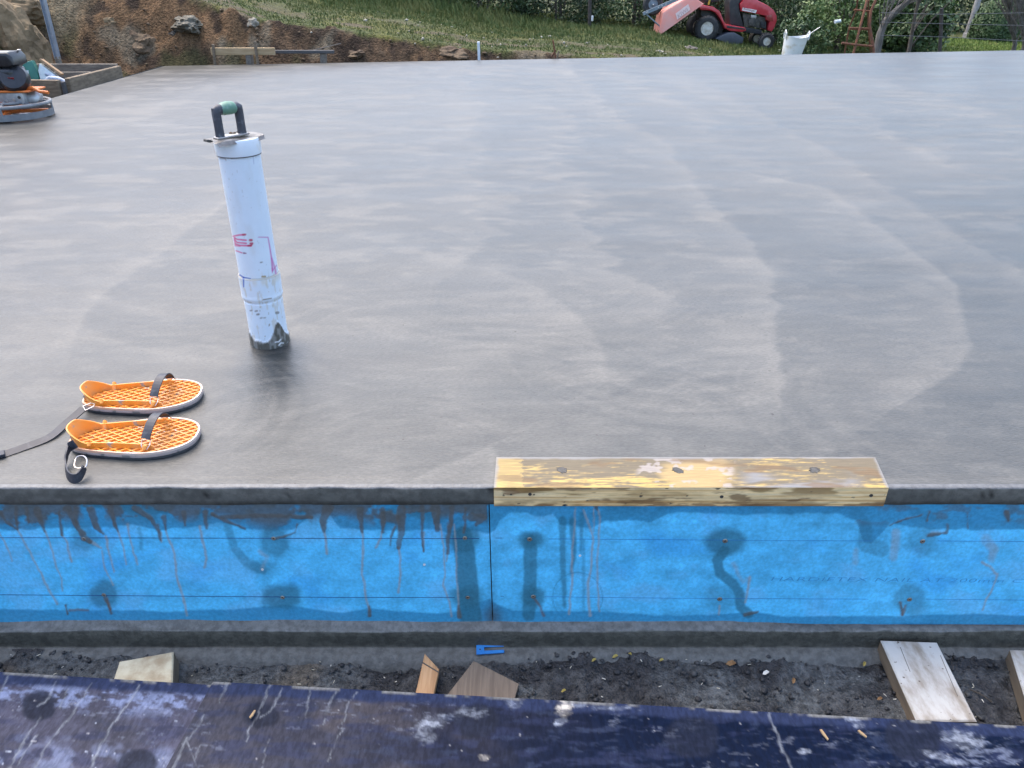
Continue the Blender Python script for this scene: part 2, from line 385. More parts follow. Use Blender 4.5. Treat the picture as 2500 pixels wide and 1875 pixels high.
# ---- concrete footing ledge below the boards ------------------------
xf = np.arange(-1.75, 1.8, .006)
fp = [(1.373, -.398), (1.364, -.4045), (1.356, -.408), (1.3465, -.4105), (1.3440, -.4118), (1.3425, -.4145), (1.3405, -.430), (1.3395, -.447), (1.3385, -.4565), (1.3375, -.4590), (1.3350, -.4605), (1.322, -.4615), (1.314, -.464), (1.303, -.475), (1.285, -.50)]
Xf, Pk = np.meshgrid(xf, np.arange(len(fp))); fa = np.array(fp)
edge = (fbm(xf*5, xf*0, 190, 4)-.5)
Yf = fa[:, 0][Pk]+(.010*edge[None]*np.isin(Pk, [3, 4, 5, 11, 12, 13])+.006*(fbm(Xf*30, Pk*.7, 191, 3)-.5)*(Pk > 1)*(.4+.6*sst(.3, .7, Xf)))
Zf = fa[:, 1][Pk]+np.where(Pk < 2, .018*(fbm(xf*4, xf*0+2, 192, 4)-.42)[None]-.006*sst(-.3, 1.2, Xf), 0)+.007*(fbm(Xf*45, Pk*1.3, 193, 3)-.5)*((Pk > 1) & (Pk < 6))*(.5+.5*sst(-.2, .5, Xf))+.006*(fbm(Xf*40, Pk*1.1, 194)-.5)*(Pk > 9)
cf = np.zeros(Xf.shape+(3,))+np.array((.058, .056, .045))
cf = mix(cf, (.125, .125, .118), (Pk < 5)*(.55+.45*sst(.3, .6, fbm(Xf*12, Pk*1.0, 195, 3)))); cf = mix(cf, (.095, .097, .092), (Pk > 9)*.9)
M('footing_concrete', (.1, .1, .1), attr=True, scale=60, vary=.25, bump=.6, bscale=160, bdist=.004, spec=.4)
tag(grid_obj('footing', Xf, Yf, Zf, MAT['footing_concrete'], cf, .6), kind='structure')

# ---- dirt strip in front ------------------------------------------
xd = np.arange(-1.75, 1.8, .0055); yd = np.arange(.55, 1.335, .0055)
X, Y = np.meshgrid(xd, yd)
n1 = fbm(X*6, Y*6, 200, 5, .55); n2 = fbm(X*38, Y*38, 201, 4, .6); pat = fbm(X*3.2+9, Y*5, 202, 4)
smooth_ = sst(.41, .53, pat+.10*sst(.2, -.8, X)*(1-2*(n2-.5)))*(.6+.4*sst(.35, .55, n2))
Z = -.476+.050*(n1-.5)+(.022-.015*smooth_)*(n2-.5)-.012*sst(.5, .2, np.abs(Y-1.2)/.12)*0
Z = Z-.02*sst(1.1, .9, Y)
c = np.zeros(X.shape+(3,))+np.array((.020, .020, .022))
c = mix(c, (.080, .086, .088), smooth_*.9); c = mix(c, (.05, .05, .05), sst(.5, .7, n2)*.6)
c = mix(c, (.10, .075, .045), sst(.7, .8, fbm(X*4, Y*4, 205, 3))*.5)
M('dirt', (.03, .03, .03), attr=True, scale=70, vary=.5, bump=1.0, bscale=190, bdist=.006, spec=.4)
tag(grid_obj('dirt_strip', X, Y, Z, MAT['dirt'], c, .5), kind='structure')
def dz(x, y):
    return float(-.476+.050*(fbm(np.array([x*6.]), np.array([y*6.]), 200, 5, .55)[0]-.5))

# scattered lumps as one mass: earth clods on the strip, stones and crumbs on the bank
ICO = BM(); bmesh.ops.create_icosphere(ICO, subdivisions=1, radius=1)
IV = np.array([v.co[:] for v in ICO.verts]); IF = np.array([[v.index for v in f.verts] for f in ICO.faces]); ICO.free()
BI = BM(); bmesh.ops.create_icosphere(BI, subdivisions=2, radius=1); IV2 = np.array([v.co[:] for v in BI.verts]); IF2 = np.array([[v.index for v in f.verts] for f in BI.faces]); BI.free()
def lumps(name, P, Sz, mat, seed=1, flat=.7, base=(IV, IF)):
    rs = np.random.RandomState(seed); n = len(P); v0, f0 = base
    V = np.repeat(v0[None], n, 0)*(1+.8*(rs.rand(n, len(v0), 1)-.5))
    V = V*(np.array((1, 1, flat))*(.7+.6*rs.rand(n, 1, 3)))
    a = rs.rand(n)*6.28; ca, sa = np.cos(a), np.sin(a)
    V = np.stack([V[..., 0]*ca[:, None]-V[..., 1]*sa[:, None], V[..., 0]*sa[:, None]+V[..., 1]*ca[:, None], V[..., 2]], -1)
    V = V*np.asarray(Sz)[:, None, None]+np.asarray(P)[:, None]
    F = f0[None]+(np.arange(n)*len(v0))[:, None, None]
    return tag(raw_np(name, V.reshape(-1, 3), F.reshape(-1, 3), mat), kind='stuff')
rs = np.random.RandomState(4)
n = 2000; lx = rs.uniform(-1.35, 1.35, n); ly = rs.uniform(1.02, 1.325, n); keep = fbm(lx*3.2+9, ly*5, 202, 4) < .50+.12*rs.rand(n)
lx, ly = lx[keep], ly[keep]
lz = -.476+.050*(fbm(lx*6, ly*6, 200, 5, .55)-.5)+.004
ls = .002+.0055*rs.rand(len(lx))**3.5
M('clod', (.018, .018, .020), (.050, .051, .052), rough=.7, scale=14, bump=.6, bscale=200, bdist=.003)
lumps('dirt_clods', np.stack([lx, ly, lz], -1), ls, MAT['clod'], 5)
n = 2400; lx = rs.uniform(-7, 2.6, n); tt = rs.rand(n)**1.5*1.6; ly = yrear(lx)+.05+tt
lz = terrain_z(lx, ly); fm = (hill(lx, ly)-lz) > .03; lx, ly, lz = lx[fm], ly[fm], lz[fm]
M('bank_crumb', (.075, .048, .028), (.14, .10, .06), rough=.9, scale=5, bump=.6, bscale=60)
lumps('bank_crumbs', np.stack([lx, ly, lz+.01], -1), .008+.020*rs.rand(len(lx))**4, MAT['bank_crumb'], 6, .55)
n = 55; lx = rs.uniform(-2.5, 4, n); ly = yrear(lx)+.35+rs.rand(n)**1.4*3.5; lz = terrain_z(lx, ly)
M('pale_pebble', (.36, .34, .28), (.22, .20, .16), rough=.85, scale=20)
lumps('pebbles', np.stack([lx, ly, lz+.012], -1), .010+.020*rs.rand(n)**3, MAT['pale_pebble'], 7)

# ---- grass blades ---------------------------------------------------
def blades(name, P, H, mat, seed, wid=.006):
    rs = np.random.RandomState(seed); n = len(P); a = rs.rand(n)*6.28
    d = np.stack([np.cos(a), np.sin(a), 0*a], -1); ln = np.stack([np.cos(a+1.3), np.sin(a+1.3), 0*a], -1)*(rs.rand(n, 1)*.7)
    H = H[:, None]; up = np.array([[0, 0, 1.]])
    V = np.stack([P-d*wid, P+d*wid, P+up*H*.55+ln*H*.3+d*wid*.7, P+up*H+ln*H], 1)
    F = np.array([[0, 1, 2], [0, 2, 3]])[None]+(np.arange(n)*4)[:, None, None]
    return tag(raw_np(name, V.reshape(-1, 3), F.reshape(-1, 3), mat), kind='stuff')
n = 110000; gx = rs.uniform(-5.5, 8.5, n); gy = yrear(gx)+.1+rs.rand(n)**1.0*9
z = terrain_z(gx, gy); ok = (hill(gx, gy)-z < .035) & (fbm(gx*2.5, gy*2.5, 61, 4)-.16*sst(1.5, 4, gy-yrear(gx)) < .56+.1*rs.rand(n))
gx, gy, z = gx[ok], gy[ok], z[ok]
hh = (.018+.05*rs.rand(len(gx))**2)*(.6+.9*sst(2, 5, gy-yrear(gx)))+.22*rs.rand(len(gx))**2*sst(14.2, 16, gy-.1*gx)*sst(1.6, -.5, gx)
M('grass', (.070, .102, .028), (.132, .140, .046), rough=.7, scale=1.8, spec=.25, ramp=(.4, .62))
blades('grass_blades', np.stack([gx, gy, z], -1), hh, MAT['grass'], 8, .007)
n = 16000; gx = rs.uniform(9.2, 15.5, n); gy = rs.uniform(16.5, 22, n); z = terrain_z(gx, gy)
M('lawn_grass', (.11, .17, .03), (.16, .21, .05), rough=.7, scale=2, spec=.25)
blades('lawn_grass', np.stack([gx, gy, z], -1), .03+.03*rs.rand(n), MAT['lawn_grass'], 9, .012)

# ================================================================== BLUE BOARDS
M('blue_board', (.05, .3, .66), attr=True, scale=120, vary=.11, bump=.10, bscale=260, bdist=.002, spec=.4)
def W(px, py): p = atY(px, py, 1.366); return p.x, p.z
SEAM = [(1194, 1230), (1198, 1370), (1203, 1520)]
BLUE = np.array((.100, .540, .860)); WET = (.035, .245, .430); TEAL = (.036, .160, .225); CEM = (.105, .105, .096); CEML = (.30, .33, .34); RUST = (.16, .08, .04)
wetT = [(0, 1294), (130, 1288), (230, 1290), (320, 1282), (380, 1294), (430, 1290), (480, 1288), (530, 1275), (580, 1286), (620, 1294), (680, 1294), (720, 1290), (760, 1256), (800, 1250), (830, 1288), (880, 1294), (980, 1297), (1058, 1294), (1096, 1305), (1150, 1296), (1195, 1305), (1208, 1294), (1221, 1267), (1244, 1254), (1286, 1250), (1324, 1262), (1350, 1256), (1369, 1278), (1400, 1285), (1440, 1290), (1475, 1271), (1532, 1271), (1590, 1275), (1630, 1256), (1666, 1252), (1736, 1252), (1888, 1256), (2040, 1252), (2090, 1268), (2108, 1320), (2125, 1326), (2150, 1305), (2172, 1279), (2250, 1290), (2380, 1292), (2500, 1290)]
wetB = [(0, 1487), (150, 1489), (340, 1489), (400, 1495), (490, 1489), (570, 1489), (645, 1480), (700, 1476), (760, 1487), (840, 1497), (900, 1485), (960, 1491), (1058, 1497), (1110, 1495), (1145, 1476), (1195, 1463), (1214, 1476), (1250, 1491), (1330, 1493), (1456, 1491), (1590, 1501), (1660, 1503), (1810, 1495), (1850, 1495), (1926, 1506), (2040, 1503), (2190, 1504), (2380, 1497), (2500, 1503)]
spots = [(254, 1452, 36, 1), (690, 1457, 36, 1), (668, 1322, 42, .9), (1770, 1322, 36, 1.1), (1757, 1462, 34, .55), (2252, 1320, 38, .55), (2220, 1463, 42, .7), (1135, 1315, 34, 1), (1142, 1457, 30, 1), (205, 1318, 30, .7), (1293, 1316, 24, 1.1), (1302, 1456, 33, 1), (640, 1385, 26, .55), (1225, 1338, 18, .25)]
wets = [([(1130, 1310), (1140, 1400), (1145, 1480), (1150, 1510)], 24, 26, 1), ([(1294, 1320), (1295, 1390), (1294, 1450), (1292, 1500)], 16, 15, .9),
        ([(1768, 1345), (1752, 1368), (1758, 1400), (1790, 1424), (1806, 1450), (1808, 1482), (1828, 1498)], 12, 11, .95), ([(555, 1285), (572, 1340), (605, 1376), (640, 1390)], 8, 12, .6),
        ([(1373, 1270), (1374, 1380), (1378, 1480)], 9, 4, .8), ([(1398, 1270), (1402, 1340), (1395, 1400)], 8, 3, .9), ([(1421, 1255), (1418, 1350)], 6, 2, .7), ([(1425, 1320), (1425, 1490)], 3, 3, .5), ([(2113, 1280), (2112, 1330), (2150, 1340)], 14, 20, .5), ([(655, 1400), (648, 1440), (645, 1480)], 12, 4, .3), ([(340, 1290), (345, 1340)], 4, 3, .5)]
dark = [([(0, 1250), (20, 1275), (45, 1292)], 5, 3), ([(40, 1238), (46, 1290)], 5, 3), ([(90, 1245), (105, 1280), (112, 1297)], 9, 3), ([(65, 1240), (70, 1275)], 4, 2), ([(145, 1250), (152, 1305)], 4, 3), ([(165, 1240), (182, 1268), (206, 1312), (222, 1322)], 9, 7), ([(185, 1240), (190, 1280)], 8, 4),
        ([(222, 1245), (236, 1285), (252, 1302)], 11, 4), ([(270, 1238), (279, 1275), (288, 1297)], 9, 3), ([(330, 1240), (370, 1265), (388, 1298)], 9, 3), ([(400, 1262), (405, 1292)], 6, 3), ([(385, 1280), (393, 1320)], 4, 3), ([(450, 1250), (453, 1283)], 5, 2), ([(500, 1250), (506, 1290)], 7, 3), ([(520, 1255), (560, 1275), (600, 1290)], 5, 3), ([(725, 1280), (720, 1300), (690, 1310), (668, 1314)], 2, 2),
        ([(800, 1240), (790, 1270), (793, 1298)], 14, 4), ([(880, 1245), (884, 1297)], 9, 4), ([(932, 1245), (934, 1297)], 9, 4), ([(980, 1245), (980, 1300), (974, 1336)], 13, 5), ([(965, 1285), (953, 1330)], 3, 3), ([(1031, 1235), (1031, 1300), (1035, 1345)], 5, 3), ([(1064, 1240), (1068, 1292)], 14, 6), ([(1105, 1240), (1096, 1300), (1092, 1350)], 7, 3), ([(1150, 1262), (1180, 1262), (1165, 1278)], 12, 6), ([(1135, 1240), (1132, 1300)], 4, 3),
        ([(256, 1460), (266, 1480), (273, 1497)], 2, 4), ([(160, 1478), (165, 1498)], 2, 4), ([(900, 1480), (902, 1502)], 3, 6), ([(1120, 1480), (1122, 1505)], 3, 5), ([(2265, 1307), (2290, 1303), (2308, 1300), (2312, 1290), (2310, 1278)], 4, 2), ([(2170, 1282), (2200, 1270), (2250, 1256)], 2, 2), ([(2200, 1470), (2203, 1500)], 4, 3), ([(1455, 1230), (1458, 1245)], 6, 3), ([(1818, 1500), (1850, 1492)], 5, 2), ([(540, 1262), (640, 1258), (760, 1262)], 5, 6), ([(2270, 1248), (2262, 1270)], 2, 2), ([(2360, 1250), (2362, 1290)], 2, 1), ([(2455, 1250), (2460, 1270)], 8, 3)]
lite = [([(45, 1292), (70, 1345), (100, 1400), (125, 1450), (138, 1474)], 3, 4), ([(112, 1297), (130, 1350), (138, 1385), (150, 1412), (152, 1442)], 4, 2), ([(152, 1305), (163, 1325), (166, 1345), (175, 1370)], 3, 4), ([(0, 1300), (18, 1340), (30, 1370)], 3, 2), ([(222, 1322), (248, 1338)], 7, 3), ([(250, 1345), (254, 1385), (277, 1428)], 2, 3), ([(258, 1310), (270, 1360), (281, 1396)], 4, 3), ([(288, 1297), (300, 1330), (310, 1378)], 4, 2), ([(312, 1280), (325, 1345), (337, 1378)], 3, 3), ([(405, 1295), (425, 1350), (430, 1400), (445, 1450), (459, 1502)], 4, 4), ([(393, 1300), (395, 1322)], 3, 4), ([(488, 1285), (497, 1330), (506, 1365), (500, 1385)], 5, 4), ([(632, 1345), (650, 1360), (640, 1390)], 8, 8), ([(793, 1300), (797, 1352)], 4, 5), ([(885, 1297), (888, 1350), (885, 1400), (892, 1450), (902, 1490)], 4, 4), ([(934, 1297), (930, 1315), (920, 1336)], 3, 4), ([(974, 1336), (978, 1370), (978, 1400), (973, 1446)], 4, 4), ([(1035, 1300), (1036, 1345)], 3, 3), ([(1073, 1280), (1083, 1330), (1085, 1400), (1083, 1430), (1095, 1465), (1103, 1505)], 3, 3), ([(1108, 1280), (1114, 1340), (1115, 1400), (1120, 1500)], 3, 3), ([(1092, 1350), (1090, 1370)], 3, 3),
        ([(1404, 1240), (1403, 1280), (1398, 1340), (1397, 1400), (1390, 1498)], 2, 5), ([(1425, 1245), (1438, 1285), (1448, 1312), (1442, 1390), (1435, 1430), (1440, 1502)], 3, 5), ([(1462, 1245), (1465, 1275), (1460, 1330), (1457, 1400), (1463, 1492)], 3, 3), ([(1450, 1240), (1448, 1300)], 2, 2), ([(2188, 1300), (2180, 1360)], 18, 17), ([(2090, 1345), (2086, 1372)], 14, 14), ([(2275, 1300), (2305, 1296)], 9, 6), ([(2435, 1400), (2425, 1430), (2405, 1470), (2398, 1490)], 3, 3), ([(2405, 1318), (2428, 1340), (2420, 1365)], 24, 16), ([(2395, 1372), (2415, 1382), (2432, 1400)], 4, 4), ([(1790, 1375), (1800, 1400), (1815, 1420), (1830, 1408)], 9, 6), ([(1830, 1410), (1820, 1470)], 5, 3), ([(1757, 1478), (1755, 1500)], 3, 3)]
def paint_board(X, Z):
    PX, PY = proj(X, np.full_like(X, 1.366), Z)
    jx = 5*(fbm(PX*.05, PY*.05, 300, 3)-.5); PXj = PX+jx; PYj = PY+3*(fbm(PX*.06, PY*.06, 301, 3)-.5)
    mot = fbm(PX*.03, PY*.05, 302, 5, .6)
    c = BLUE*(.70+.60*mot[..., None]); band = fbm(PX*.003, PY*.045, 303, 3)
    c = c*(1+.30*(band-.5))[..., None]
    c = mix(c, (.18, .54, .84), sst(.5, .75, fbm(PX*.012, PY*.02, 304, 4))*.5)
    c = mix(c, (.05, .38, .78), sst(.55, .8, fbm(PX*.008+7, PY*.012, 309, 4))*.5)
    rg = np.full(X.shape, .62); rel = np.zeros(X.shape)
    yT = np.interp(PX, *zip(*wetT))+10*(fbm(PX*.04, PY*0, 305, 4)-.5); yB = np.interp(PX, *zip(*wetB))+5*(fbm(PX*.03, PY*0, 306, 3)-.5)
    m = np.maximum(sst(3, -3, PY-yT), sst(-3, 3, PY-yB))
    c = mix(c, WET, m*.80); rg = rg-.2*m
    c = mix(c, TEAL, sst(.45, .62, fbm(PX*.02, PY*.035, 307, 4))*sst(1305, 1240, PY)*(.75-.45*(PX > 1195)))
    for (px, py, r, a) in spots:
        d = np.hypot((PX-px)*(.9+.2*math.sin(px)), (PY-py)*(1.08+.1*math.cos(px)))+20*(fbm(PX*.035+px, PY*.035, 310, 4)-.5)
        k = np.clip(sst(r+9, r-12, d)*a*.72, 0, 1); c = mix(c, TEAL, k); rg = rg-.15*k
    for (pts, w0, w1, a) in wets:
        d, _ = dline(PXj, PYj, pts, w0, w1); k = sst(4, -3, d)*a*.8; c = mix(c, TEAL, k); rg = rg-.15*k
    # slurry smeared along the top of the left board
    sl = sst(.36, .48, fbm(PX*.022, PY*.03, 320, 5)-.0042*(PY-1250)+.05*np.sin(PX*.012)) * (PX < 1190)*sst(1292, 1255, PY-14*np.sin(PX*.021))
    c = mix(c, CEM, sl*.82); rel = np.maximum(rel, sl*.7*(.6+.8*fbm(PX*.09, PY*.09, 329, 3)))
    c = mix(c, CEM, sst(.55, .66, fbm(PX*.03, PY*.05, 321, 4))*(PX > 2080)*sst(1292, 1262, PY)*.45)
    for (pts, w0, w1) in lite:
        d, _ = dline(PXj+5*(fbm(PX*.05, PY*.03, 325, 3)-.5), PYj, pts, w0*.62, w1*.62); k = sst(2.0, -1.4, d)*(.80+.2*vn(PX*.2, PY*.1, 322)) if w0 < 8 else sst(4, -6, d)*(.35+.35*vn(PX*.06, PY*.06, 323))
        c = mix(c, CEML, np.clip(k, 0, 1)*.82); rg = rg+.1*k; rel = np.maximum(rel, k*(.45 if w0 < 8 else .2))
    for (pts, w0, w1) in dark:
        d, _ = dline(PXj+7*(fbm(PX*.07, PY*.025, 326, 3)-.5), PYj, pts, w0*.9, w1*.8); d = d+5*(fbm(PX*.08, PY*.08, 327, 3)-.5); k = sst(2.6, -1.6, d)*(.72+.2*vn(PX*.05, PY*.05, 328)); c = mix(c, CEM, k); rel = np.maximum(rel, k)
    for pts, w0, w1 in (([(1306, 1462), (1318, 1482), (1327, 1502)], 2, 3), ([(260, 1458), (270, 1488)], 2, 3), ([(2212, 1478), (2204, 1500)], 2, 4), ([(170, 1490), (190, 1488), (215, 1490)], 3, 2)):
        d, _ = dline(PXj, PYj, pts, w0, w1); c = mix(c, RUST, sst(2, -1, d)*.6)
    rgd = np.abs(np.hypot(PX-1410, PY-1458)-61); c = mix(c, WET, sst(2.4, .2, rgd)*.6)
    sx = np.interp(PY, [p[1] for p in SEAM], [p[0] for p in SEAM])
    c = mix(c, (.02, .06, .11), sst(22, 0, np.abs(PX-sx))*.30*sst(.3, .7, vn(PX*.1, PY*.02, 330)))
    c = mix(c, (.06, .06, .055), sst(40, 0, np.hypot(PX-sx, (PY-1505)*.8))*.7)
    return c, np.clip(rg, .3, .85), rel
ztop, zbot = -.0468, -.425
def board(name, label, x0, x1, seam_side):
    nx = int((x1-x0)/.0026); nz = 150
    u = np.linspace(0, 1, nx); zz = np.linspace(zbot, ztop, nz)
    sxz = [(W(px, py)) for px, py in SEAM]
    xs_ = np.interp(zz, [p[1] for p in sxz][::-1], [p[0] for p in sxz][::-1])
    a = np.full(nz, x0) if seam_side > 0 else xs_+.0012
    b = xs_-.0012 if seam_side > 0 else np.full(nz, x1)
    X = a[:, None]+(b-a)[:, None]*u[None]; Z = np.repeat(zz[:, None], nx, 1)
    Yb = 1.366+.0004*(fbm(X*20, Z*20, 340)-.5)+np.where(seam_side > 0, 0, -.0006)
    c, rg, rel = paint_board(X, Z); Yb = Yb-.0016*rel
    t = thing(name, label, 'wall board', (0, 0, 0))
    grid_obj('panel', X, Yb, Z, MAT['blue_board'], c, rg, t)
    e = BM(); M('fibre_cement', (.16, .17, .17), rough=.8)
    xm = (x0+x1)/2
    prism(e, [(a[0], zbot), (b[0], zbot), (b[-1], ztop), (a[-1], ztop)], 1.3672, 1.3735, 'Y')
    obj('backing', e, MAT['fibre_cement'], t)
    return t
bl = board('cladding_board', 'blue coated wall board streaked with cement drips, under the bare slab edge at left', -1.62, 0, 1)
br = board('cladding_board', 'blue wall board with embossed lettering, under the yellow timber strip', 0, 1.66, -1)
M('screw_zinc', (.42, .40, .36), (.25, .22, .19), rough=.45, metal=.7, scale=60)
M('screw_dark', (.05, .045, .04), rough=.7); M('plug_white', (.7, .7, .68), rough=.5)
def screw(px, py, par, r=.0052):
    x, z = W(px, py); mt = Matrix.Translation((x, 1.3655, z)) @ Matrix.Rotation(R(90), 4, 'X')
    b = BM(); lathe(b, [(r*1.0, 0), (r, .0009), (r*.8, .0016), (r*.45, .0016), (r*.38, .0006)], 16, mt)
    o = obj('screw', b, MAT['screw_zinc'], par, True)
    b = BM(); lathe(b, [(r*.36, .0006), (r*.30, .0009)], 10, mt); obj('recess', b, MAT['screw_dark'], o)
for p in ((668, 1314), (1135, 1313), (254, 1452), (690, 1458), (1142, 1458), (205, 1315)): screw(*p, bl)
for p in ((1293, 1316), (1302, 1456), (1770, 1320), (1757, 1462), (2252, 1321), (2220, 1463)): screw(*p, br, .006)
for p, par in (((641, 1390), bl), ((1036, 1378), bl), ((1416, 1356), br)):
    x, z = W(*p); b = BM(); lathe(b, [(.0032, 0), (.0028, .0012), (.0016, .0012), (.0013, .0003)], 12, Matrix.Translation((x, 1.3655, z)) @ Matrix.Rotation(R(90), 4, 'X'))
    obj('wall_plug', b, MAT['plug_white'], par)
M('chalk_line', (.012, .035, .12), (.02, .07, .22), rough=.8, scale=6)
M('chalk_line_faint', (.02, .12, .33), (.035, .20, .46), rough=.8, scale=6)
for pts, par, mt, wd in (([(-60, 1312), (840, 1314), (1170, 1314)], bl, 'chalk_line', .0011), ([(-60, 1451), (840, 1458), (1110, 1458)], bl, 'chalk_line', .0011),
                     ([(1210, 1313), (1226, 1313)], br, 'chalk_line', .0010), ([(1340, 1315), (1900, 1319), (2130, 1320)], br, 'chalk_line_faint', .0009), ([(2290, 1320), (2560, 1322)], br, 'chalk_line_faint', .0009), ([(1330, 1456), (1660, 1460), (2120, 1462)], br, 'chalk_line_faint', .0009), ([(2260, 1462), (2560, 1465)], br, 'chalk_line_faint', .0009), ([(1222, 1455), (1230, 1455)], br, 'chalk_line', .001)):
    b = BM(); tube(b, [(W(*p)[0], 1.3652, W(*p)[1]) for p in pts], 0, flat=(wd, .0006), up=(0, 1, 0)); obj('chalk_line', b, MAT[mt], par)
M('emboss', (.055, .33, .62), rough=.7)
xa, za = W(1878, 1417); xb, zb = W(2496, 1422)
mt = Matrix.Translation((xa, 1.3650, za)) @ Matrix.Rotation(math.atan2(zb-za, xb-xa), 4, 'Y').inverted() @ Matrix.Rotation(R(90), 4, 'X')
tx = text_mesh('lettering', 'HARDIETEX NAIL AT 200mm C', .0190, MAT['emboss'], br, Matrix.Identity(4), shear=.15, bold=-.0003, spacing=1.08, extrude=.0002)
wd = max(v.co.x for v in tx.data.vertices); tx.data.transform(mt @ Matrix.Diagonal(((xb-xa)/wd, .92, 1, 1))); tag(tx, kind='stuff')

# ================================================================== YELLOW TIMBER STRIP set in the slab edge
tim = thing('timber_strip', 'yellow-faced timber strip cast into the slab edge above the blue boards', 'timber', (0, 0, 0))
nx, ny = 380, 44
tl, tr_, bl_, br_ = (-.036, 1.478), (.838, 1.478), (-.0395, 1.3600), (.8190, 1.3600)
u, v = np.meshgrid(np.linspace(0, 1, nx), np.linspace(0, 1, ny))
X = (bl_[0]*(1-u)+br_[0]*u)*(1-v)+(tl[0]*(1-u)+tr_[0]*u)*v; Y = bl_[1]*(1-v)+tl[1]*v
PX, PY = proj(X, Y, 0*X)
grain = fbm(X*9, Y*260, 400, 4, .6); blot = fbm(X*7, Y*14, 401, 4)
YEL = np.array((.38, .265, .070))
c = np.zeros(X.shape+(3,))+YEL
c = mix(c, (.41, .28, .08), sst(.4, .7, fbm(X*5, Y*120, 402, 4)))
film = sst(.38, .56, fbm(X*30, Y*300, 403, 4, .6)*.52+.48*blot+.14*v+.005)
PXn = PX+60*(blot-.5)+25*(grain-.5)
film *= np.where(PX < 1275+20*(grain-.5), .45, 1.)*(1-.45*sst(1600, 1640, PXn)*sst(1810, 1760, PXn)*sst(1130, 1142, PY+25*(blot-.5)))
c = mix(c, (.095, .082, .062), film*.90)
c = mix(c, (.17, .17, .17), sst(.46, .62, fbm(X*6, Y*25, 404, 4))*sst(1790, 1850, PX)*sst(2120, 2060, PX)*sst(1142, 1158, PY)*.95)
c = mix(c, (.36, .25, .11), sst(1590, 1640, PXn)*sst(1810, 1760, PXn)*sst(1120, 1140, PY+.12*(PX-1670))*sst(.46, .56, blot)*.5)
c = mix(c, (.30, .27, .25), sst(.60, .66, fbm(X*40, Y*60, 405, 3))*sst(1545, 1570, PX)*sst(1800, 1780, PX)*.7)
rg = .55+.2*film
c = mix(c, (.13, .075, .03), sst(.56, .66, fbm(X*10+4, Y*30, 407, 4))*.6)
d = np.minimum.reduce([u*.87, (1-u)*.87, (1-v)*.118])
c = mix(c, (.19, .19, .185), sst(.010, .0, d+.010*(fbm(X*30, Y*30, 406, 3)-.6))*.9)
M('yellow_timber', (.5, .4, .2), attr=True, scale=60, vary=.12, stretch=(.3, 6, 1), bump=.25, bscale=150, bdist=.003)
grid_obj('top_face', X, Y, np.full_like(X, .0022)+.0008*(grain-.5), MAT['yellow_timber'], c, rg, tim)
u, v = np.meshgrid(np.linspace(0, 1, nx), np.linspace(0, 1, 24))
X = bl_[0]*(1-u)+br_[0]*u; Z = .0022-.0502*(1-v); 
g2 = fbm(X*3+.5*vn(X*4, Z*30, 412), Z*330, 410, 4, .6)
c = np.zeros(X.shape+(3,))+np.array((.88, .62, .30))
c = mix(c, (.56, .32, .12), sst(.48, .66, g2)); c = mix(c, (.70, .56, .34), sst(.5, .32, g2)*.6)
st_ = sst(.42, .56, fbm(X*6+3, Z*55, 413, 4)); c = mix(c, (.24, .13, .035), st_*sst(.26, .08, np.abs(X-.10))*.95); c = mix(c, (.26, .15, .05), sst(.52, .6, fbm(X*9, Z*60, 414, 4))*sst(.30, .15, np.abs(X-.55))*sst(.3, .9, v)*.85)
c = mix(c, (.20, .105, .035), sst(.46, .60, fbm(X*11, Z*40, 415, 4))*sst(.6, 0, v)*.75)
c = mix(c, (.16, .08, .03), sst(.58, .68, fbm(X*16+2, Z*90, 417, 4))*.7)
c = mix(c, (.035, .03, .025), sst(.85, .89, fbm(X*60, Z*120, 416, 2)))
grid_obj('front_face', X, np.full_like(X, 1.3598)+.0006*(g2-.5), Z, MAT['yellow_timber'], c, .65, tim)
b = BM(); M('timber_raw', (.48, .36, .19), (.36, .25, .12), rough=.7, scale=12, stretch=(.4, 5, 5))
prism(b, [(bl_[0], 1.3602), (br_[0], 1.3602), (tr_[0], 1.478), (tl[0], 1.478)], -.0478, .0016, 'Z'); obj('core', b, MAT['timber_raw'], tim)
M('hole_fill', (.07, .066, .058), (.03, .028, .025), rough=.6, scale=40, bump=.4, bscale=200, bdist=.002)
for px, py in ((1372, 1147), (1655, 1148), (1989, 1147)):
    p = at(px, py, .003); b = BM(); lathe(b, [(.0120, -.0006), (.0112, .0006), (.0090, -.0002), (.002, .0002)], 18, Matrix.Translation((p.x, p.y, .0026)) @ Matrix.Rotation(px*.7, 4, 'Z') @ Matrix.Diagonal((1.12, .86, 1, 1)))
    for vq in b.verts: vq.co.x += .0022*math.sin(vq.co.y*900+px); vq.co.y += .0018*math.sin(vq.co.x*800+px*.3)
    obj('filled_hole', b, MAT['hole_fill'], tim)
for px, py in ((1294, 1207), (1762, 1213), (2127, 1210)):
    q = atY(px, py, 1.359); b = BM(); lathe(b, [(.0042, 0), (.0038, .0008), (.0018, .0002)], 12, Matrix.Translation((q.x, 1.3594, q.z)) @ Matrix.Rotation(R(90), 4, 'X')); obj('screw', b, MAT['screw_dark'], tim)

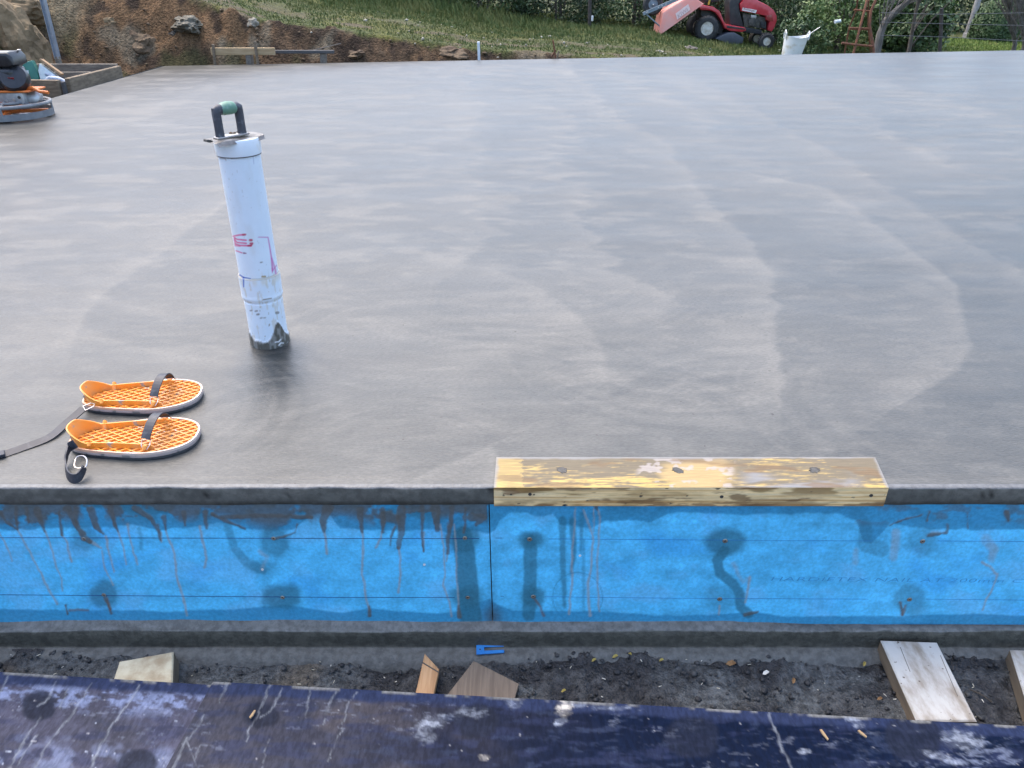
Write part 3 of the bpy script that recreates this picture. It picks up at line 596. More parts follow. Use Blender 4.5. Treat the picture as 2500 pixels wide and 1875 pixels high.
# ================================================================== DARK PLYWOOD SHEETS in the foreground
M('formply', (.05, .05, .08), attr=True, scale=110, vary=.22, bump=.12, bscale=140, bdist=.002, spec=.05, stretch=(1, .35, 1))
M('ply_edge', (.07, .06, .055), (.13, .11, .09), rough=.8, scale=40, stretch=(1, 1, 12))
TILT = R(4.0)
pl_spots = [(95, 1722, 48, 1), (640, 1745, 45, 1), (1165, 1760, 58, .9), (2230, 1800, 75, .8), (1690, 1800, 70, .6), (335, 1866, 52, 1), (1240, 1850, 26, .5)]
pl_drips = [([(22, 1650), (0, 1690)], 3, 3), ([(135, 1665), (112, 1715), (90, 1725)], 4, 3), ([(165, 1682), (148, 1728)], 2, 1), ([(222, 1668), (180, 1740), (120, 1815), (85, 1872)], 3, 4), ([(340, 1672), (318, 1712), (275, 1770), (240, 1830), (220, 1880)], 4, 5), ([(100, 1752), (70, 1790), (45, 1830), (22, 1876)], 3, 5), ([(90, 1795), (60, 1835), (40, 1876)], 4, 3),
            ([(660, 1670), (640, 1715), (630, 1745), (612, 1772), (600, 1810)], 4, 2), ([(692, 1680), (660, 1735), (632, 1752)], 3, 3), ([(760, 1680), (748, 1720), (745, 1752)], 3, 2), ([(820, 1690), (800, 1730), (790, 1768)], 4, 2), ([(870, 1690), (850, 1720), (830, 1790), (800, 1860)], 2, 1), ([(555, 1668), (540, 1700), (535, 1718)], 6, 2), ([(640, 1880), (650, 1830), (660, 1800)], 2, 1), ([(480, 1880), (460, 1810), (500, 1745)], 2, 2),
            ([(1876, 1742), (1884, 1765), (1900, 1800), (1912, 1835), (1935, 1876)], 7, 3), ([(460, 1800), (440, 1840), (425, 1875)], 5, 7), ([(490, 1818), (476, 1852)], 3, 2)]
def paint_ply(PX, PY, ed, left):
    nz1 = fbm(PX*.01, PY*.01, 500, 5); st1 = fbm(PX*.012+PY*.003, PY*.05, 501, 5, .6); fine = fbm(PX*.05, PY*.11, 502, 4, .6)
    t = sst(1500, 480, PX+350*(nz1-.5)+.4*(PY-1700))
    c = np.zeros(PX.shape+(3,))+np.array((.0025, .006, .019))
    c = mix(c, (.036, .037, .050), t*.95)  # dusty purple, with sky reflection painted in as the lighter left
    c = mix(c, (.075, .066, .066), t*sst(.45, .7, fbm(PX*.006, PY*.012, 503, 4))*sst(420, 560, PX)*.6)
    if left: c = mix(c, (.055, .056, .085), .75*np.ones(PX.shape)*sst(.25, .7, nz1+.1))
    c = mix(c, (.018, .024, .055), sst(.5, .68, st1)*.5)
    c = mix(c, (.03, .042, .078), sst(.58, .74, fbm(PX*.02, PY*.06, 504, 5, .6))*.4*(1-.4*t))
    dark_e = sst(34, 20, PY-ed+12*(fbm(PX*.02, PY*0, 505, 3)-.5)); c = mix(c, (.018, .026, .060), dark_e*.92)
    if left:
        k = sst(.46, .62, fbm(PX*.025, PY*.05, 506, 5, .6))*sst(105, 55, PY-ed+40*(fbm(PX*.008, PY*0, 512, 2)-.5))*sst(18, 34, PY-ed); c = mix(c, (.17, .21, .34), k*.65)
        k = sst(.5, .7, fbm(PX*.02, PY*.03, 507, 4))*sst(110, 200, PY-ed)*.5; c = mix(c, (.15, .18, .28), k)
        k = sst(.95, .99, vn(PX*.15, PY*.2, 508))*sst(60, 90, PY-ed); c = mix(c, (.40, .45, .55), k*.6)
    k = sst(.60, .72, fbm(PX*.03, PY*.10, 509, 5, .65))*sst(.5, .62, fbm(PX*.004, PY*.008, 510, 3)); c = mix(c, (.38, .43, .55), k*.12*(1-dark_e))
    k = sst(.58, .70, fbm(PX*.018+PY*.012, PY*.05, 514, 5, .65))*sst(2150, 2300, PX); c = mix(c, (.17, .20, .28), k*.45*(1-dark_e))
    for (px, py, r, a) in pl_spots:
        d = np.hypot(PX-px, (PY-py)*1.25)+16*(fbm(PX*.04, PY*.04, 515, 3)-.5); c = mix(c, (.012, .015, .026), sst(r+4, r-12, d)*a*.9)
    # white smears
    for (px, py, a, b, an, s) in ((1050, 1765, 45, 20, -.35, .55), (1377, 1730, 24, 26, 0, .95), (1370, 1762, 18, 10, -.3, .8), (1412, 1712, 20, 16, 0, .35), (1183, 1850, 14, 10, -.3, .9), (1255, 1718, 22, 14, .3, .35), (1490, 1730, 60, 7, .02, .6), (2350, 1808, 50, 28, .3, .5), (2085, 1760, 30, 12, .6, .5), (1965, 1835, 18, 8, .0, .6), (1040, 1800, 26, 18, 0, .3), (1145, 1740, 40, 16, 0, .3), (2300, 1850, 60, 10, .3, .5)):
        dx, dy = PX-px, PY-py; ca, sa = math.cos(an), math.sin(an); d = np.hypot((dx*ca+dy*sa)/a, (-dx*sa+dy*ca)/b)+.7*(fbm(PX*.06, PY*.09, 520+int(px), 4, .65)-.5)*2
        col = (.62, .58, .50) if s > .85 else (.42, .47, .56)
        c = mix(c, col, sst(1.15, .35, d)*s*.75*(.25+.75*sst(.4, .6, fine)))
    for pts, w0, w1 in pl_drips:
        d, _ = dline(PX+12*(fbm(PX*.04, PY*.06, 530, 4)-.5), PY, pts, w0*.42, w1*.42); c = mix(c, (.20, .22, .25), sst(2.6, -1.5, d+2.2*(vn(PX*.1, PY*.12, 534)-.4))*(.2+.5*vn(PX*.06, PY*.05, 531)))
    k = sst(.5, .6, fbm(PX*.02, PY*0+1, 532, 4))*sst(9, 2, PY-ed+6*(fine-.5)); c = mix(c, (.17, .17, .16), k*.8)
    k = sst(.85, .90, fbm(PX*.07, PY*.12, 533, 3)); c = mix(c, (.3, .3, .32), k*.5)
    return c
def ply(name, label, e0, e1, seam_px, left):
    """e0,e1: photo positions of the ends of the far edge"""
    zf = -.4085 if not left else -.4150
    A = at(*e0, zf); B = at(*e1, zf)
    ex = (B-A).normalized(); bk = Vector((ex.y, -ex.x, 0)); down = Vector((bk.x, bk.y, math.tan(TILT))).normalized()
    Lx = (B-A).length; D = .46; nx = int(Lx/.0032); ny = 120
    u, v = np.meshgrid(np.linspace(0, Lx, nx), D*np.linspace(0, 1, ny)**1.15)
    sk = seam_px*v
    X = A.x+ex.x*u+down.x*v; Y = A.y+ex.y*u+down.y*v; Z = A.z+down.z*v+.0012*(fbm(u*4, v*4, 540)-.5)
    PX, PY = proj(X, Y, Z)
    ed = np.repeat(PY[:1], ny, 0)
    c = paint_ply(PX, PY, ed, left)
    t = thing(name, label, 'plywood sheet', (0, 0, 0))
    grid_obj('face', X, Y, Z, MAT['formply'], c, np.clip(.42+.25*fbm(PX*.02, PY*.03, 541, 3)+.0*PX, .3, .8), t)
    b = BM(); up = ex.cross(down); up = -up if up.z < 0 else up
    P = [A, B, B+down*D, A+down*D]; q = [b.verts.new(p-up*.0012) for p in P]+[b.verts.new(p-up*.017) for p in P]
    for f in ((0, 3, 2, 1), (4, 5, 6, 7), (0, 1, 5, 4), (1, 2, 6, 5), (2, 3, 7, 6), (3, 0, 4, 7)): b.faces.new([q[i] for i in f])
    bmesh.ops.recalc_face_normals(b, faces=b.faces); obj('ply_core', b, MAT['ply_edge'], t)
    return t
p1 = ply('plywood_sheet', 'scuffed bluish plywood sheet with pale drips, lying at the left front corner', (-330, 1620), (524, 1673), 0, True)
p2 = ply('plywood_sheet', 'long dark navy plywood sheet with white smears, lying in front of the dirt strip', (520, 1664), (2820, 1790), 0, False)
M('wood_chip', (.24, .16, .08), (.34, .25, .15), rough=.8, scale=60)
for i, (px, py, l, a, lab) in enumerate(((617, 1745, .020, 1.3, 'small brown wood chip on the dark spot of the left plywood'), (2012, 1795, .026, -1.3, 'thin tan splinter with two dark ends on the navy plywood'), (2105, 1793, .020, -1.0, 'short tan splinter right of the longer one on the navy plywood'))):
    p = at(px, py, -.397); b = BM()
    prism(b, [(-l/2, -.0018), (-l*.1, -.0030), (l/2, -.0012), (l*.45, .002), (0, .0026), (-l*.45, .0024)], 0, .003, 'Z')
    o = obj('wood_chip', b, MAT['wood_chip']); o.location = p; o.rotation_euler = (R(-4)*0, 0, a); tag(o, lab, 'wood chip', 'wood chips on the plywood')

# ================================================================== BLOCKS AND SCRAPS ON THE DIRT
M('pale_timber', (.40, .39, .365), (.20, .165, .125), rough=.75, scale=9, ramp=(.38, .66), stretch=(2.2, .8, 2), bump=.25, bscale=60, bdist=.003, speck=(70, .70, (.08, .06, .05)))
M('pale_timber_dirty', (.19, .14, .09), (.12, .09, .06), rough=.8, scale=14, stretch=(1, .5, 3))
M('cream_timber', (.46, .42, .30), (.26, .20, .12), rough=.75, scale=14, stretch=(1, 1, 1), bump=.3, bscale=40, bdist=.004)
M('orange_timber', (.40, .24, .12), (.28, .15, .065), rough=.7, scale=18, stretch=(6, .4, 1), bump=.2, bscale=60, bdist=.002)
M('brown_ply', (.15, .115, .085), (.10, .075, .055), rough=.75, scale=14, stretch=(8, .5, 1), bump=.3, bscale=50, bdist=.002)
def slabblock(name, poly_px, ztop, thick, mat, label, cat, side_mat=None, tiltx=0, bev=.003):
    P = [at(px, py, ztop) for px, py in poly_px]; cx = sum(p.x for p in P)/len(P); cy = sum(p.y for p in P)/len(P)
    t = thing(name, label, cat, (cx, cy, ztop-thick))
    b = BM(); prism(b, [(p.x-cx, p.y-cy) for p in P], 0, thick, 'Z', bev, 1); o = obj('block', b, mat, t)
    if side_mat:
        o.data.materials.append(side_mat)
        for f in o.data.polygons:
            if f.normal.z < .3: f.material_index = 1
    return t
t = slabblock('timber_block', [(2150, 1562), (2288, 1567), (2386, 1760), (2238, 1760)], -.427, .045, MAT['pale_timber'], 'pale weathered timber block propping the navy plywood at right', 'timber block', MAT['pale_timber_dirty'])
M('pencil', (.06, .055, .05), rough=.8)
b = BM()
for a_, c_ in (((2198, 1580), (2222, 1640)), ((2296, 1600), (2338, 1700))):
    p, q = at(*a_, -.4265), at(*c_, -.4265); tube(b, [p-t.location, q-t.location], 0, flat=(.0007, .0008), up=(0, 0, 1))
tag(obj('crack', b, MAT['pencil'], t), kind='stuff')
t = slabblock('timber_block', [(2466, 1585), (2560, 1588), (2640, 1790), (2530, 1790)], -.43, .045, MAT['pale_timber'], 'pale timber block cut off by the right edge of the picture', 'timber block', MAT['pale_timber_dirty'])
t = slabblock('timber_block', [(296, 1610), (430, 1592), (424, 1700), (262, 1700)], -.432, .05, MAT['cream_timber'], 'cream timber block wedged under the left end of the plywood', 'timber block', MAT['pale_timber_dirty'])
t.rotation_euler = (R(5), R(-3), 0)
t = slabblock('timber_peg', [(1036, 1598), (1071, 1633), (1052, 1720), (1006, 1720)], -.438, .022, MAT['orange_timber'], 'orange-brown pointed peg end beside the brown offcut', 'timber peg', None, bev=.0015)
t.rotation_euler = (R(4), R(3), 0)
b = BM(); p, q = at(1028, 1618, -.4372), at(1069, 1640, -.4372); tube(b, [p-t.location, q-t.location], 0, flat=(.0025, .001), up=(0, 0, 1)); obj('saw_cut', b, MAT['pencil'], t)
t = slabblock('plywood_offcut', [(1155, 1617), (1266, 1664), (1250, 1720), (1075, 1720)], -.444, .015, MAT['brown_ply'], 'grey-brown angled plywood offcut poking out from under the navy sheet', 'offcut', None, bev=.001)
t.rotation_euler = (R(3), R(5), 0)
# blue packer
M('blue_plastic', (.02, .16, .46), (.03, .20, .50), rough=.4, scale=30)
A = at(1163, 1597, -.4545); t = thing('plastic_packer', 'small blue U-shaped plastic packer lying on the concrete ledge', 'packer', (A.x, A.y, -.4575), (R(3), R(2), R(3)))
b = BM(); lw, lh = .067, .030
prism(b, [(0, 0), (lw, .004), (lw, .0125), (.019, .0105), (.019, .0215), (lw, .0225), (lw, .0305), (0, .029)], 0, .003, 'Z', .0005, 1); obj('body', b, MAT['blue_plastic'], t)
b = BM(); lathe(b, [(.0022, .0030), (.0020, .0034)], 10, Matrix.Translation((.009, .014, 0))); obj('hole_mark', b, MAT['screw_dark'], t)
# leaf scraps and pale bits
M('leaf_yellow', (.32, .26, .06), (.22, .17, .05), rough=.7, scale=40); M('leaf_brown', (.17, .09, .035), (.24, .14, .06), rough=.8, scale=40); M('scrap_white', (.62, .60, .54), rough=.6)
def leaf(px, py, l, a, mat, name, label, cat, grp):
    p = at(px, py, -.46); z = dz(p.x, p.y)+.008; p = at(px, py, z); b = BM()
    pts = [(-l/2, 0), (-l*.2, l*.26), (l*.2, l*.24), (l/2, .0), (l*.2, -l*.22), (-l*.2, -l*.25)]
    top = [b.verts.new((x, y, .004*abs(y)/l*3+.002*math.sin(x*300))) for x, y in pts]; m0 = b.verts.new((0, 0, 0)); lo = b.verts.new((0, 0, -.0012))
    for i in range(6): b.faces.new((m0, top[i], top[(i+1) % 6])); b.faces.new((lo, top[(i+1) % 6], top[i]))
    o = obj(name, b, mat); o.location = p; o.rotation_euler = (R(8), R(-6), a); tag(o, label, cat, grp)
for (px, py, l, a, lab) in ((1450, 1612, .013, .4, 'leftmost of the four tiny yellow leaves in a row on the dirt'), (1502, 1603, .016, .2, 'larger yellow leaf, second from left of the row on the dirt'), (1538, 1597, .013, -1, 'tiny yellow leaf, third from left of the row on the dirt'), (1615, 1612, .013, .1, 'tiny yellow leaf just below the white paper scrap by the ledge'), (2110, 1621, .013, 1, 'tiny yellow leaf just left of the pale timber block'), (1376, 1687, .013, .2, 'tiny yellow leaf touching the edge of the navy plywood')):
    leaf(px, py, l, a, MAT['leaf_yellow'], 'fallen_leaf', lab, 'leaf', 'yellow leaf scraps on the dirt')
for (px, py, l, a, lab) in ((1785, 1620, .026, .1, 'largest brown dead leaf on the dirt'), (1937, 1662, .016, 1.2, 'small brown leaf upright on the dirt between the big leaf and the pale block'), (2148, 1706, .013, .1, 'small orange-brown leaf at the foot of the pale timber block')):
    leaf(px, py, l, a, MAT['leaf_brown'], 'fallen_leaf', lab, 'leaf', 'brown leaves on the dirt')
leaf(1602, 1576, .016, .0, MAT['scrap_white'], 'paper_scrap', 'white paper scrap on the dirt just below the ledge', 'scrap', None)
leaf(1870, 1643, .018, .3, MAT['scrap_white'], 'paper_scrap', 'white bent paper scrap in the middle of the dirt, right of centre', 'scrap', None)
b = BM(); M('twig', (.05, .04, .03), rough=.8); p, q = at(2368, 1683, -.458), at(2422, 1714, -.458); tube(b, [p, (p+q)/2+Vector((0, 0, .004)), q], .0016, 6); tag(obj('twig', b, MAT['twig']), 'thin dark twig on the dirt right of the pale timber block', 'twig')

# ================================================================== PIPE
pip = thing('drain_pipe', 'white plastic drain pipe standing up out of the concrete', 'pipe', (pb.x, pb.y, 0))
r0 = .0545; nA, nZ = 150, 330
prof = [(0, r0*1.0), (.145, r0*1.0), (.150, r0*1.045), (.156, r0*1.075), (.166, r0*1.06), (.214, r0*1.075), (.218, r0*1.08), (.2185, r0*1.0), (.56, r0*1.0)]
zz = np.concatenate([np.linspace(-.02, .14, 70), np.linspace(.14, .225, 70), np.linspace(.226, .565, 190)])
rad = np.interp(zz, [p[0] for p in prof], [p[1] for p in prof]); ang = np.linspace(0, 2*math.pi, nA+1)
A, Zp = np.meshgrid(ang, zz); RR = np.repeat(rad[:, None], nA+1, 1)
cem_h = .020+.014*(fbm(A*2.5, A*0, 600, 4)-.3)+.055*np.exp(-((np.degrees(A)-318)/22)**2)+.02*np.exp(-((np.degrees(A)-215)/14)**2)
cm = sst(.004, -.004, Zp-cem_h+.006*(fbm(A*14, Zp*120, 601, 3)-.5))
RR = RR+cm*(.0018+.003*fbm(A*10, Zp*90, 602, 3))
X = RR*np.cos(A); Y = RR*np.sin(A)
PX, PY = proj(X+pb.x, Y+pb.y, Zp)
front = Y < .02
c = np.zeros(X.shape+(3,))+np.array((.64, .73, .82)); c = mix(c, (.56, .58, .58), sst(.5, .75, fbm(A*2, Zp*9, 603, 4))*.3)
c = mix(c, (.52, .46, .34), sst(.62, .72, fbm(A*6, Zp*30, 604, 4))*sst(.25, .215, Zp)*.5)
c = mix(c, (.30, .27, .22), sst(.78, .84, fbm(A*16, Zp*90, 605, 3))*(.35+.65*sst(.2, .1, Zp))*.9)
c = mix(c, (.62, .58, .47), sst(.018, .0, np.abs(Zp-.21))*sst(.4, .6, vn(A*4, Zp*20, 606))*.5)
c = mix(c, (.33, .26, .15), sst(.004, 0, np.abs(Zp-.2185))*.7); c = mix(c, (.40, .36, .28), sst(.006, .0, np.abs(Zp-.147))*sst(.35, .6, vn(A*6, Zp*0, 607))*.5)
def mark(pts, w0, w1, col, a=.9):
    global c
    d, _ = dline(PX, PY, pts, w0, w1); c = mix(c, col, sst(1.2, -1.0, d)*a*front)
PINK = (.62, .10, .24); RED = (.40, .02, .07); VIO = (.50, .12, .36); BLU = (.03, .10, .42)
o_ = (560, 540); k_ = 180/878
def q_(*pts): return [(o_[0]+x*k_, o_[1]+y*k_) for x, y in pts]
mark(q_((45, 180), (110, 165), (160, 162)), 1.6, 2.2, PINK); mark(q_((165, 162), (188, 160)), 2.5, 2.5, RED)
for y in (225, 262): mark(q_((60, 200+(y-225)*.6), (95, y-8), (200, y+2)), 1.3, 2.0, PINK)
mark(q_((70, 270), (130, 290), (255, 293)), 1.3, 2.4, PINK); mark(q_((225, 293), (258, 290), (275, 264), (250, 266)), 2.2, 2.4, RED); mark(q_((245, 226), (265, 226)), 2.8, 2.8, RED)
mark(q_((62, 200), (72, 290), (125, 298)), 2.2, 1.8, PINK, .7); mark(q_((80, 352), (150, 377)), 1.3, 1.4, PINK); mark(q_((172, 380), (200, 383)), 2, 1, (.2, .02, .1))
mark(q_((345, 190), (460, 192), (480, 300), (500, 430), (515, 590)), 1.0, 2.2, VIO, .8); mark(q_((505, 440), (545, 570), (552, 620)), 1.8, 2.4, VIO, .7); mark(q_((515, 590), (562, 525)), 1.2, 1.2, VIO, .7); mark(q_((510, 560), (512, 615)), 2, 1, VIO, .7)
mark(q_((125, 640), (165, 668), (250, 682)), 1.5, 1.0, BLU); mark(q_((168, 668), (170, 782)), 1.8, 1.3, BLU); mark(q_((390, 660), (425, 660)), 2, 2.5, (.35, .27, .14)); mark(q_((405, 935), (500, 918)), 1.6, 1.2, (.2, .18, .15))
for x, y, w_ in ((340, 1112, 2.4), (570, 1092, 3.2), (320, 1072, 2), (258, 1066, 1.6), (380, 1154, 1.6), (420, 1152, 1.3), (380, 492, 1.5)): mark(q_((x-10, y), (x+10, y-3)), w_, w_, (.23, .23, .22))
mark([(537, 387), (550, 388), (552, 392)], .9, .7, (.3, .28, .28)); mark([(565, 387), (571, 385)], 1, .7, (.2, .2, .2)); mark([(612, 368), (618, 380), (620, 400)], .9, .6, (.35, .4, .55)); mark([(608, 366), (622, 364)], 2.2, 2.0, (.08, .30, .62), .8)
cc = np.zeros(c.shape)+np.array((.10, .095, .08)); cc = mix(cc, (.22, .215, .20), sst(.45, .6, fbm(A*8, Zp*40, 610, 3)))
c = c*(1-cm[..., None])+cc*cm[..., None]
d_, _ = dline(PX, PY, q_((548, 1440), (590, 1435), (610, 1410)), 1.2, 1.5); c = mix(c, (.7, .7, .7), sst(1, -1, d_)*front)
d_, _ = dline(PX, PY, q_((590, 1478), (612, 1450), (645, 1452)), 1.6, 1.2); c = mix(c, (.7, .7, .7), sst(1, -1, d_)*front)
M('pvc', (.7, .72, .75), attr=True, scale=20, vary=.02, spec=.45)
grid_obj('tube', X, Y, Zp, MAT['pvc'], c, np.clip(.38+.35*cm, .3, .8), pip)
M('pvc_plain', (.66, .73, .80), (.58, .58, .54), rough=.42, scale=14, ramp=(.5, .72))
b = BM(); lathe(b, [(r0*1.01, .557), (r0*1.075, .5575), (r0*1.085, .562), (r0*1.085, .592), (r0*1.05, .598), (r0*.4, .5985)], 64); obj('end_cap', b, MAT['pvc_plain'], pip, True)
b = BM(); M('cap_joint', (.10, .10, .12), rough=.7); lathe(b, [(r0*1.004, .5545), (r0*1.06, .5548), (r0*1.06, .5569), (r0*1.004, .5571)], 64); obj('joint_ring', b, MAT['cap_joint'], pip)

# ================================================================== EDGING TROWEL on the pipe
ztop_ = .5995
P0 = at(500, 346, ztop_+.004); P1 = at(624, 324, ztop_+.004); ax = math.atan2(P1.y-P0.y, P1.x-P0.x)
tr = thing('edging_trowel', 'hand edging trowel with green grip resting on top of the white pipe', 'trowel', ((P0.x+P1.x)/2+.006, (P0.y+P1.y)/2+.006, ztop_), (0, 0, ax))
Lp = (P1-P0).length
M('steel_worn', (.42, .40, .38), (.26, .25, .24), rough=.42, metal=.55, scale=30, bump=.2, bscale=120, bdist=.002)
M('handle_black', (.045, .05, .065), (.15, .16, .18), rough=.55, scale=70, ramp=(.52, .72)); M('grip_green', (.10, .22, .16), (.36, .45, .40), rough=.55, scale=26, ramp=(.5, .72))
b = BM(); hw = .036; L2 = Lp/2
nu, nv = 14, 10
vs = [[b.verts.new((-L2+2*L2*i/nu*(1), -hw+2*hw*j/nv, .0015-(.010*max(0, (abs(-1+2*j/nv)-.7)/.3)**2 if j < nv/2 else 0)+.002*math.sin(i*.5))) for j in range(nv+1)] for i in range(nu+1)]
for i in (0, nu):
    for j in range(nv+1): vs[i][j].co.x *= 1-.10*abs(-1+2*j/nv)**3
for i in range(nu):
    for j in range(nv): b.faces.new((vs[i][j], vs[i+1][j], vs[i+1][j+1], vs[i][j+1]))
bmesh.ops.solidify(b, geom=b.faces[:], thickness=.0018); obj('plate', b, MAT['steel_worn'], tr, True)
b = BM(); box(b, (.0, .010, .0055), (Lp*.62, .026, .005), .0015); obj('mounting_bar', b, MAT['steel_worn'], tr)
hx = .033
for s in (-1, 1):
    b = BM(); tube(b, [(s*hx, .010, .006), (s*hx, .010, .03), (s*hx, .010, .064), (s*(hx-.001), .010, .0725), (s*(hx-.006), .010, .0745), (s*(hx-.013), .010, .0745)], [.0118, .0112, .0116, .0128, .0132, .0130], 14); obj('handle_post', b, MAT['handle_black'], tr, True)
b = BM(); tube(b, [(-.021, .010, .0725), (-.014, .010, .0738), (0, .010, .0748), (.014, .010, .0738), (.022, .010, .0725)], [.0130, .0158, .0170, .0160, .0130], 18); obj('grip', b, MAT['grip_green'], tr, True)
b = BM(); box(b, (-L2+.003, .004, .004), (.016, .02, .007), .0015, Matrix.Rotation(R(18), 4, 'Y')); obj('end_lip', b, MAT['hole_fill'], tr)
b = BM()
for (x, y, s) in ((.008, .024, .006), (.016, .020, .005), (.013, .030, .004), (-.01, .03, .003), (.03, .025, .004)):
    vv = bmesh.ops.create_icosphere(b, subdivisions=1, radius=s)['verts']
    for v_ in vv: v_.co *= 1+random.Random(int(x*1e4)+v_.index).uniform(-.3, .3)
    bmesh.ops.translate(b, vec=(x, y, .008), verts=vv)
tag(obj('mortar_crumbs', b, MAT['bank_crumb'], tr), kind='stuff')

# ================================================================== ORANGE OVERSHOES
M('orange_plastic', (.78, .29, .035), (.66, .33, .11), rough=.42, scale=18, ramp=(.45, .75), speck=(38, .66, (.34, .30, .25))); M('orange_floor', (.50, .20, .06), (.58, .30, .16), rough=.6, scale=24)
M('pink_rim', (.66, .36, .22), (.58, .48, .42), rough=.5, scale=10); M('sole_foam', (.42, .34, .32), (.28, .235, .225), rough=.65, scale=22, speck=(45, .62, (.16, .155, .15))); M('sole_rubber', (.02, .024, .032), (.05, .055, .06), rough=.55, scale=30)
M('strap_rubber', (.018, .022, .034), (.06, .066, .08), rough=.55, scale=40, ramp=(.5, .75)); M('wire', (.66, .62, .60), rough=.3, metal=.8)
def hw_at(x):                      # half width along the foot
    u = max(-1, min(1, x/.147)); base = .0755+.0125*math.tanh(u*2.2)
    return base*max(0, 1-abs(u)**3.2)**.62
def outline(sc=1.0, n=56):
    pts = []
    for k in range(n):
        a = 2*math.pi*k/n; u = math.cos(a); x = .147*math.copysign(abs(u)**.9, u)
        base = .0755+.0125*math.tanh(x/.147*2.2); s = math.sin(a); y = base*math.copysign(abs(s)**.80, s)
        pts.append((x*(1-(1-sc)*.6), y*sc))
    return pts
def inside(x, y, sc):
    u = abs(x)/(.147*(1-(1-sc)*.6)); 
    if u >= 1: return False
    s = math.sqrt(max(0, 1-(u**(1/.9))**2)); return abs(y) < (.0755+.0125*math.tanh(x/.147*2.2))*s**.8*sc
def overshoe(label, cx, cy, rz, kind):
    t = thing('strap_on_overshoe', label, 'overshoe', (cx, cy, .0012), (0, 0, rz), 'orange overshoes')
    b = BM(); prism(b, outline(.985), 0, .007, 'Z', .001, 1); obj('rubber_sole', b, MAT['sole_rubber'], t)
    b = BM(); prism(b, outline(1.0), .0072, .0135, 'Z', .0012, 2); obj('foam_layer', b, MAT['sole_foam'], t, True)
    b = BM(); prism(b, outline(.97), .0137, .0150, 'Z'); obj('floor_plate', b, MAT['orange_floor'], t)
    b = BM(); oo, ii = outline(.995), outline(.945); n = len(oo); z0, z1 = .0138, .0200
    V = [[b.verts.new((*p, z)) for p in q] for q, z in ((oo, z0), (oo, z1), (ii, z1), (ii, z0))]
    for k in range(n):
        for r_ in range(4): b.faces.new((V[r_][k], V[r_][(k+1) % n], V[(r_+1) % 4][(k+1) % n], V[(r_+1) % 4][k]))
    obj('rim', b, MAT['pink_rim'], t, True)
    b = BM()
    for sgn in (1, -1):
        an = R(33)*sgn; d = Vector((math.cos(an), math.sin(an), 0)); nn = Vector((-d.y, d.x, 0))
        for k in range(-14, 15):
            o_ = nn*(k*.0155); run = []
            for i in range(-120, 121):
                p = o_+d*(i*.0016)
                if inside(p.x, p.y, .955): run.append(p)
            if len(run) > 5:
                m_ = (run[0]+run[-1])/2; l_ = (run[-1]-run[0]).length
                box(b, (m_.x, m_.y, .0172 if sgn > 0 else .0170), (l_, .0026, .0048 if sgn > 0 else .0044), 0, an)
    obj('lattice', b, MAT['orange_plastic'], t)
    # side rails
    for s in (-1, 1):
        b = BM(); pts = [(-.092, s*.041, .0255), (-.02, s*.048, .0250), (.045, s*.056, .0230), (.062, s*.060, .0190)]
        tube(b, pts, 0, flat=(.0032, .013), up=(0, 0, 1)); obj('side_rail', b, MAT['orange_plastic'], t)
    # heel cup
    b = BM(); n = 26; rings = []
    for i in range(n+1):
        a = R(80+(280-80)*i/n); k = 1-abs(i/n-.5)*2
        if i in (0, n): ex = .028
        else: ex = 0
        cxh = -.088; rr = .042
        x = cxh+rr*math.cos(a)*1.05; y = rr*math.sin(a)
        if k < .18: x += (.18-k)*.12
        h = .011+.030*min(1, max(0, k-.10)*1.6)**1.0
        nx_, ny_ = math.cos(a), math.sin(a); fl = 1.0
        rings.append([b.verts.new((x+nx_*o2+nx_*fl*zf*zf*5, y+ny_*o2+ny_*fl*zf*zf*4, .0168+zf)) for o2, zf in ((0, 0), (0, h*.5), (0, h), (.0030, h), (.0030, h*.5), (.0030, 0))])
    for i in range(n):
        for k in range(6): b.faces.new((rings[i][k], rings[i+1][k], rings[i+1][(k+1) % 6], rings[i][(k+1) % 6]))
    b.faces.new(rings[0]); b.faces.new(rings[-1][::-1]); bmesh.ops.recalc_face_normals(b, faces=b.faces); obj('heel_cup', b, MAT['orange_plastic'], t, True)
    # hooked lugs
    lugs = [(-.083, -.0455, 0), (-.083, .0455, 0), (.045, -.064, 1), (.052, .064, 1), (-.139, .0, 2)]
    for (x, y, kd) in lugs:
        b = BM(); s = 1 if y > 0 else -1
        if kd == 2: tube(b, [(x, -.006, .018), (x-.001, -.006, .030), (x-.001, .004, .032)], .0038, 8)
        else: tube(b, [(x, y-s*.004, .018), (x, y-s*.002, .027), (x, y+s*.004, .033 if kd == 0 else .029), (x, y+s*.007, .029 if kd == 0 else .024)], [.0062, .0058, .0050, .0036], 8)
        obj('lug', b, MAT['orange_plastic'], t, True)
    # toe strap and its wire rings
    y0, y1 = -.060, .060; pts = []; ups = []
    for i in range(15):
        f = i/14; y = -.053+.106*f; pts.append((.046+.012*f+.006*math.sin(f*3.1), y, .036+.036*math.sin(math.pi*min(1, f*.97+.03))**.8)); 
    b = BM(); tube(b, pts, 0, flat=(.021, .0030), up=(0, -.2, 1)); s_ = obj('toe_strap', b, MAT['strap_rubber'], t)
    for y, x, sg in ((-.060, .046, -1), (.060, .058, 1)):
        b = BM(); tube(b, [(x-.010, y-sg*.010, .037), (x-.009, y+sg*.002, .029), (x-.004, y+sg*.009, .023), (x+.004, y+sg*.009, .023), (x+.009, y+sg*.002, .029), (x+.010, y-sg*.010, .037)], .0013, 6, closed=True); obj('buckle_ring', b, MAT['wire'], s_)
    return t
o1 = overshoe('orange strap-on overshoe farther from the slab edge, its strap stretched out to the left', -.957, 1.738, R(7), 0)
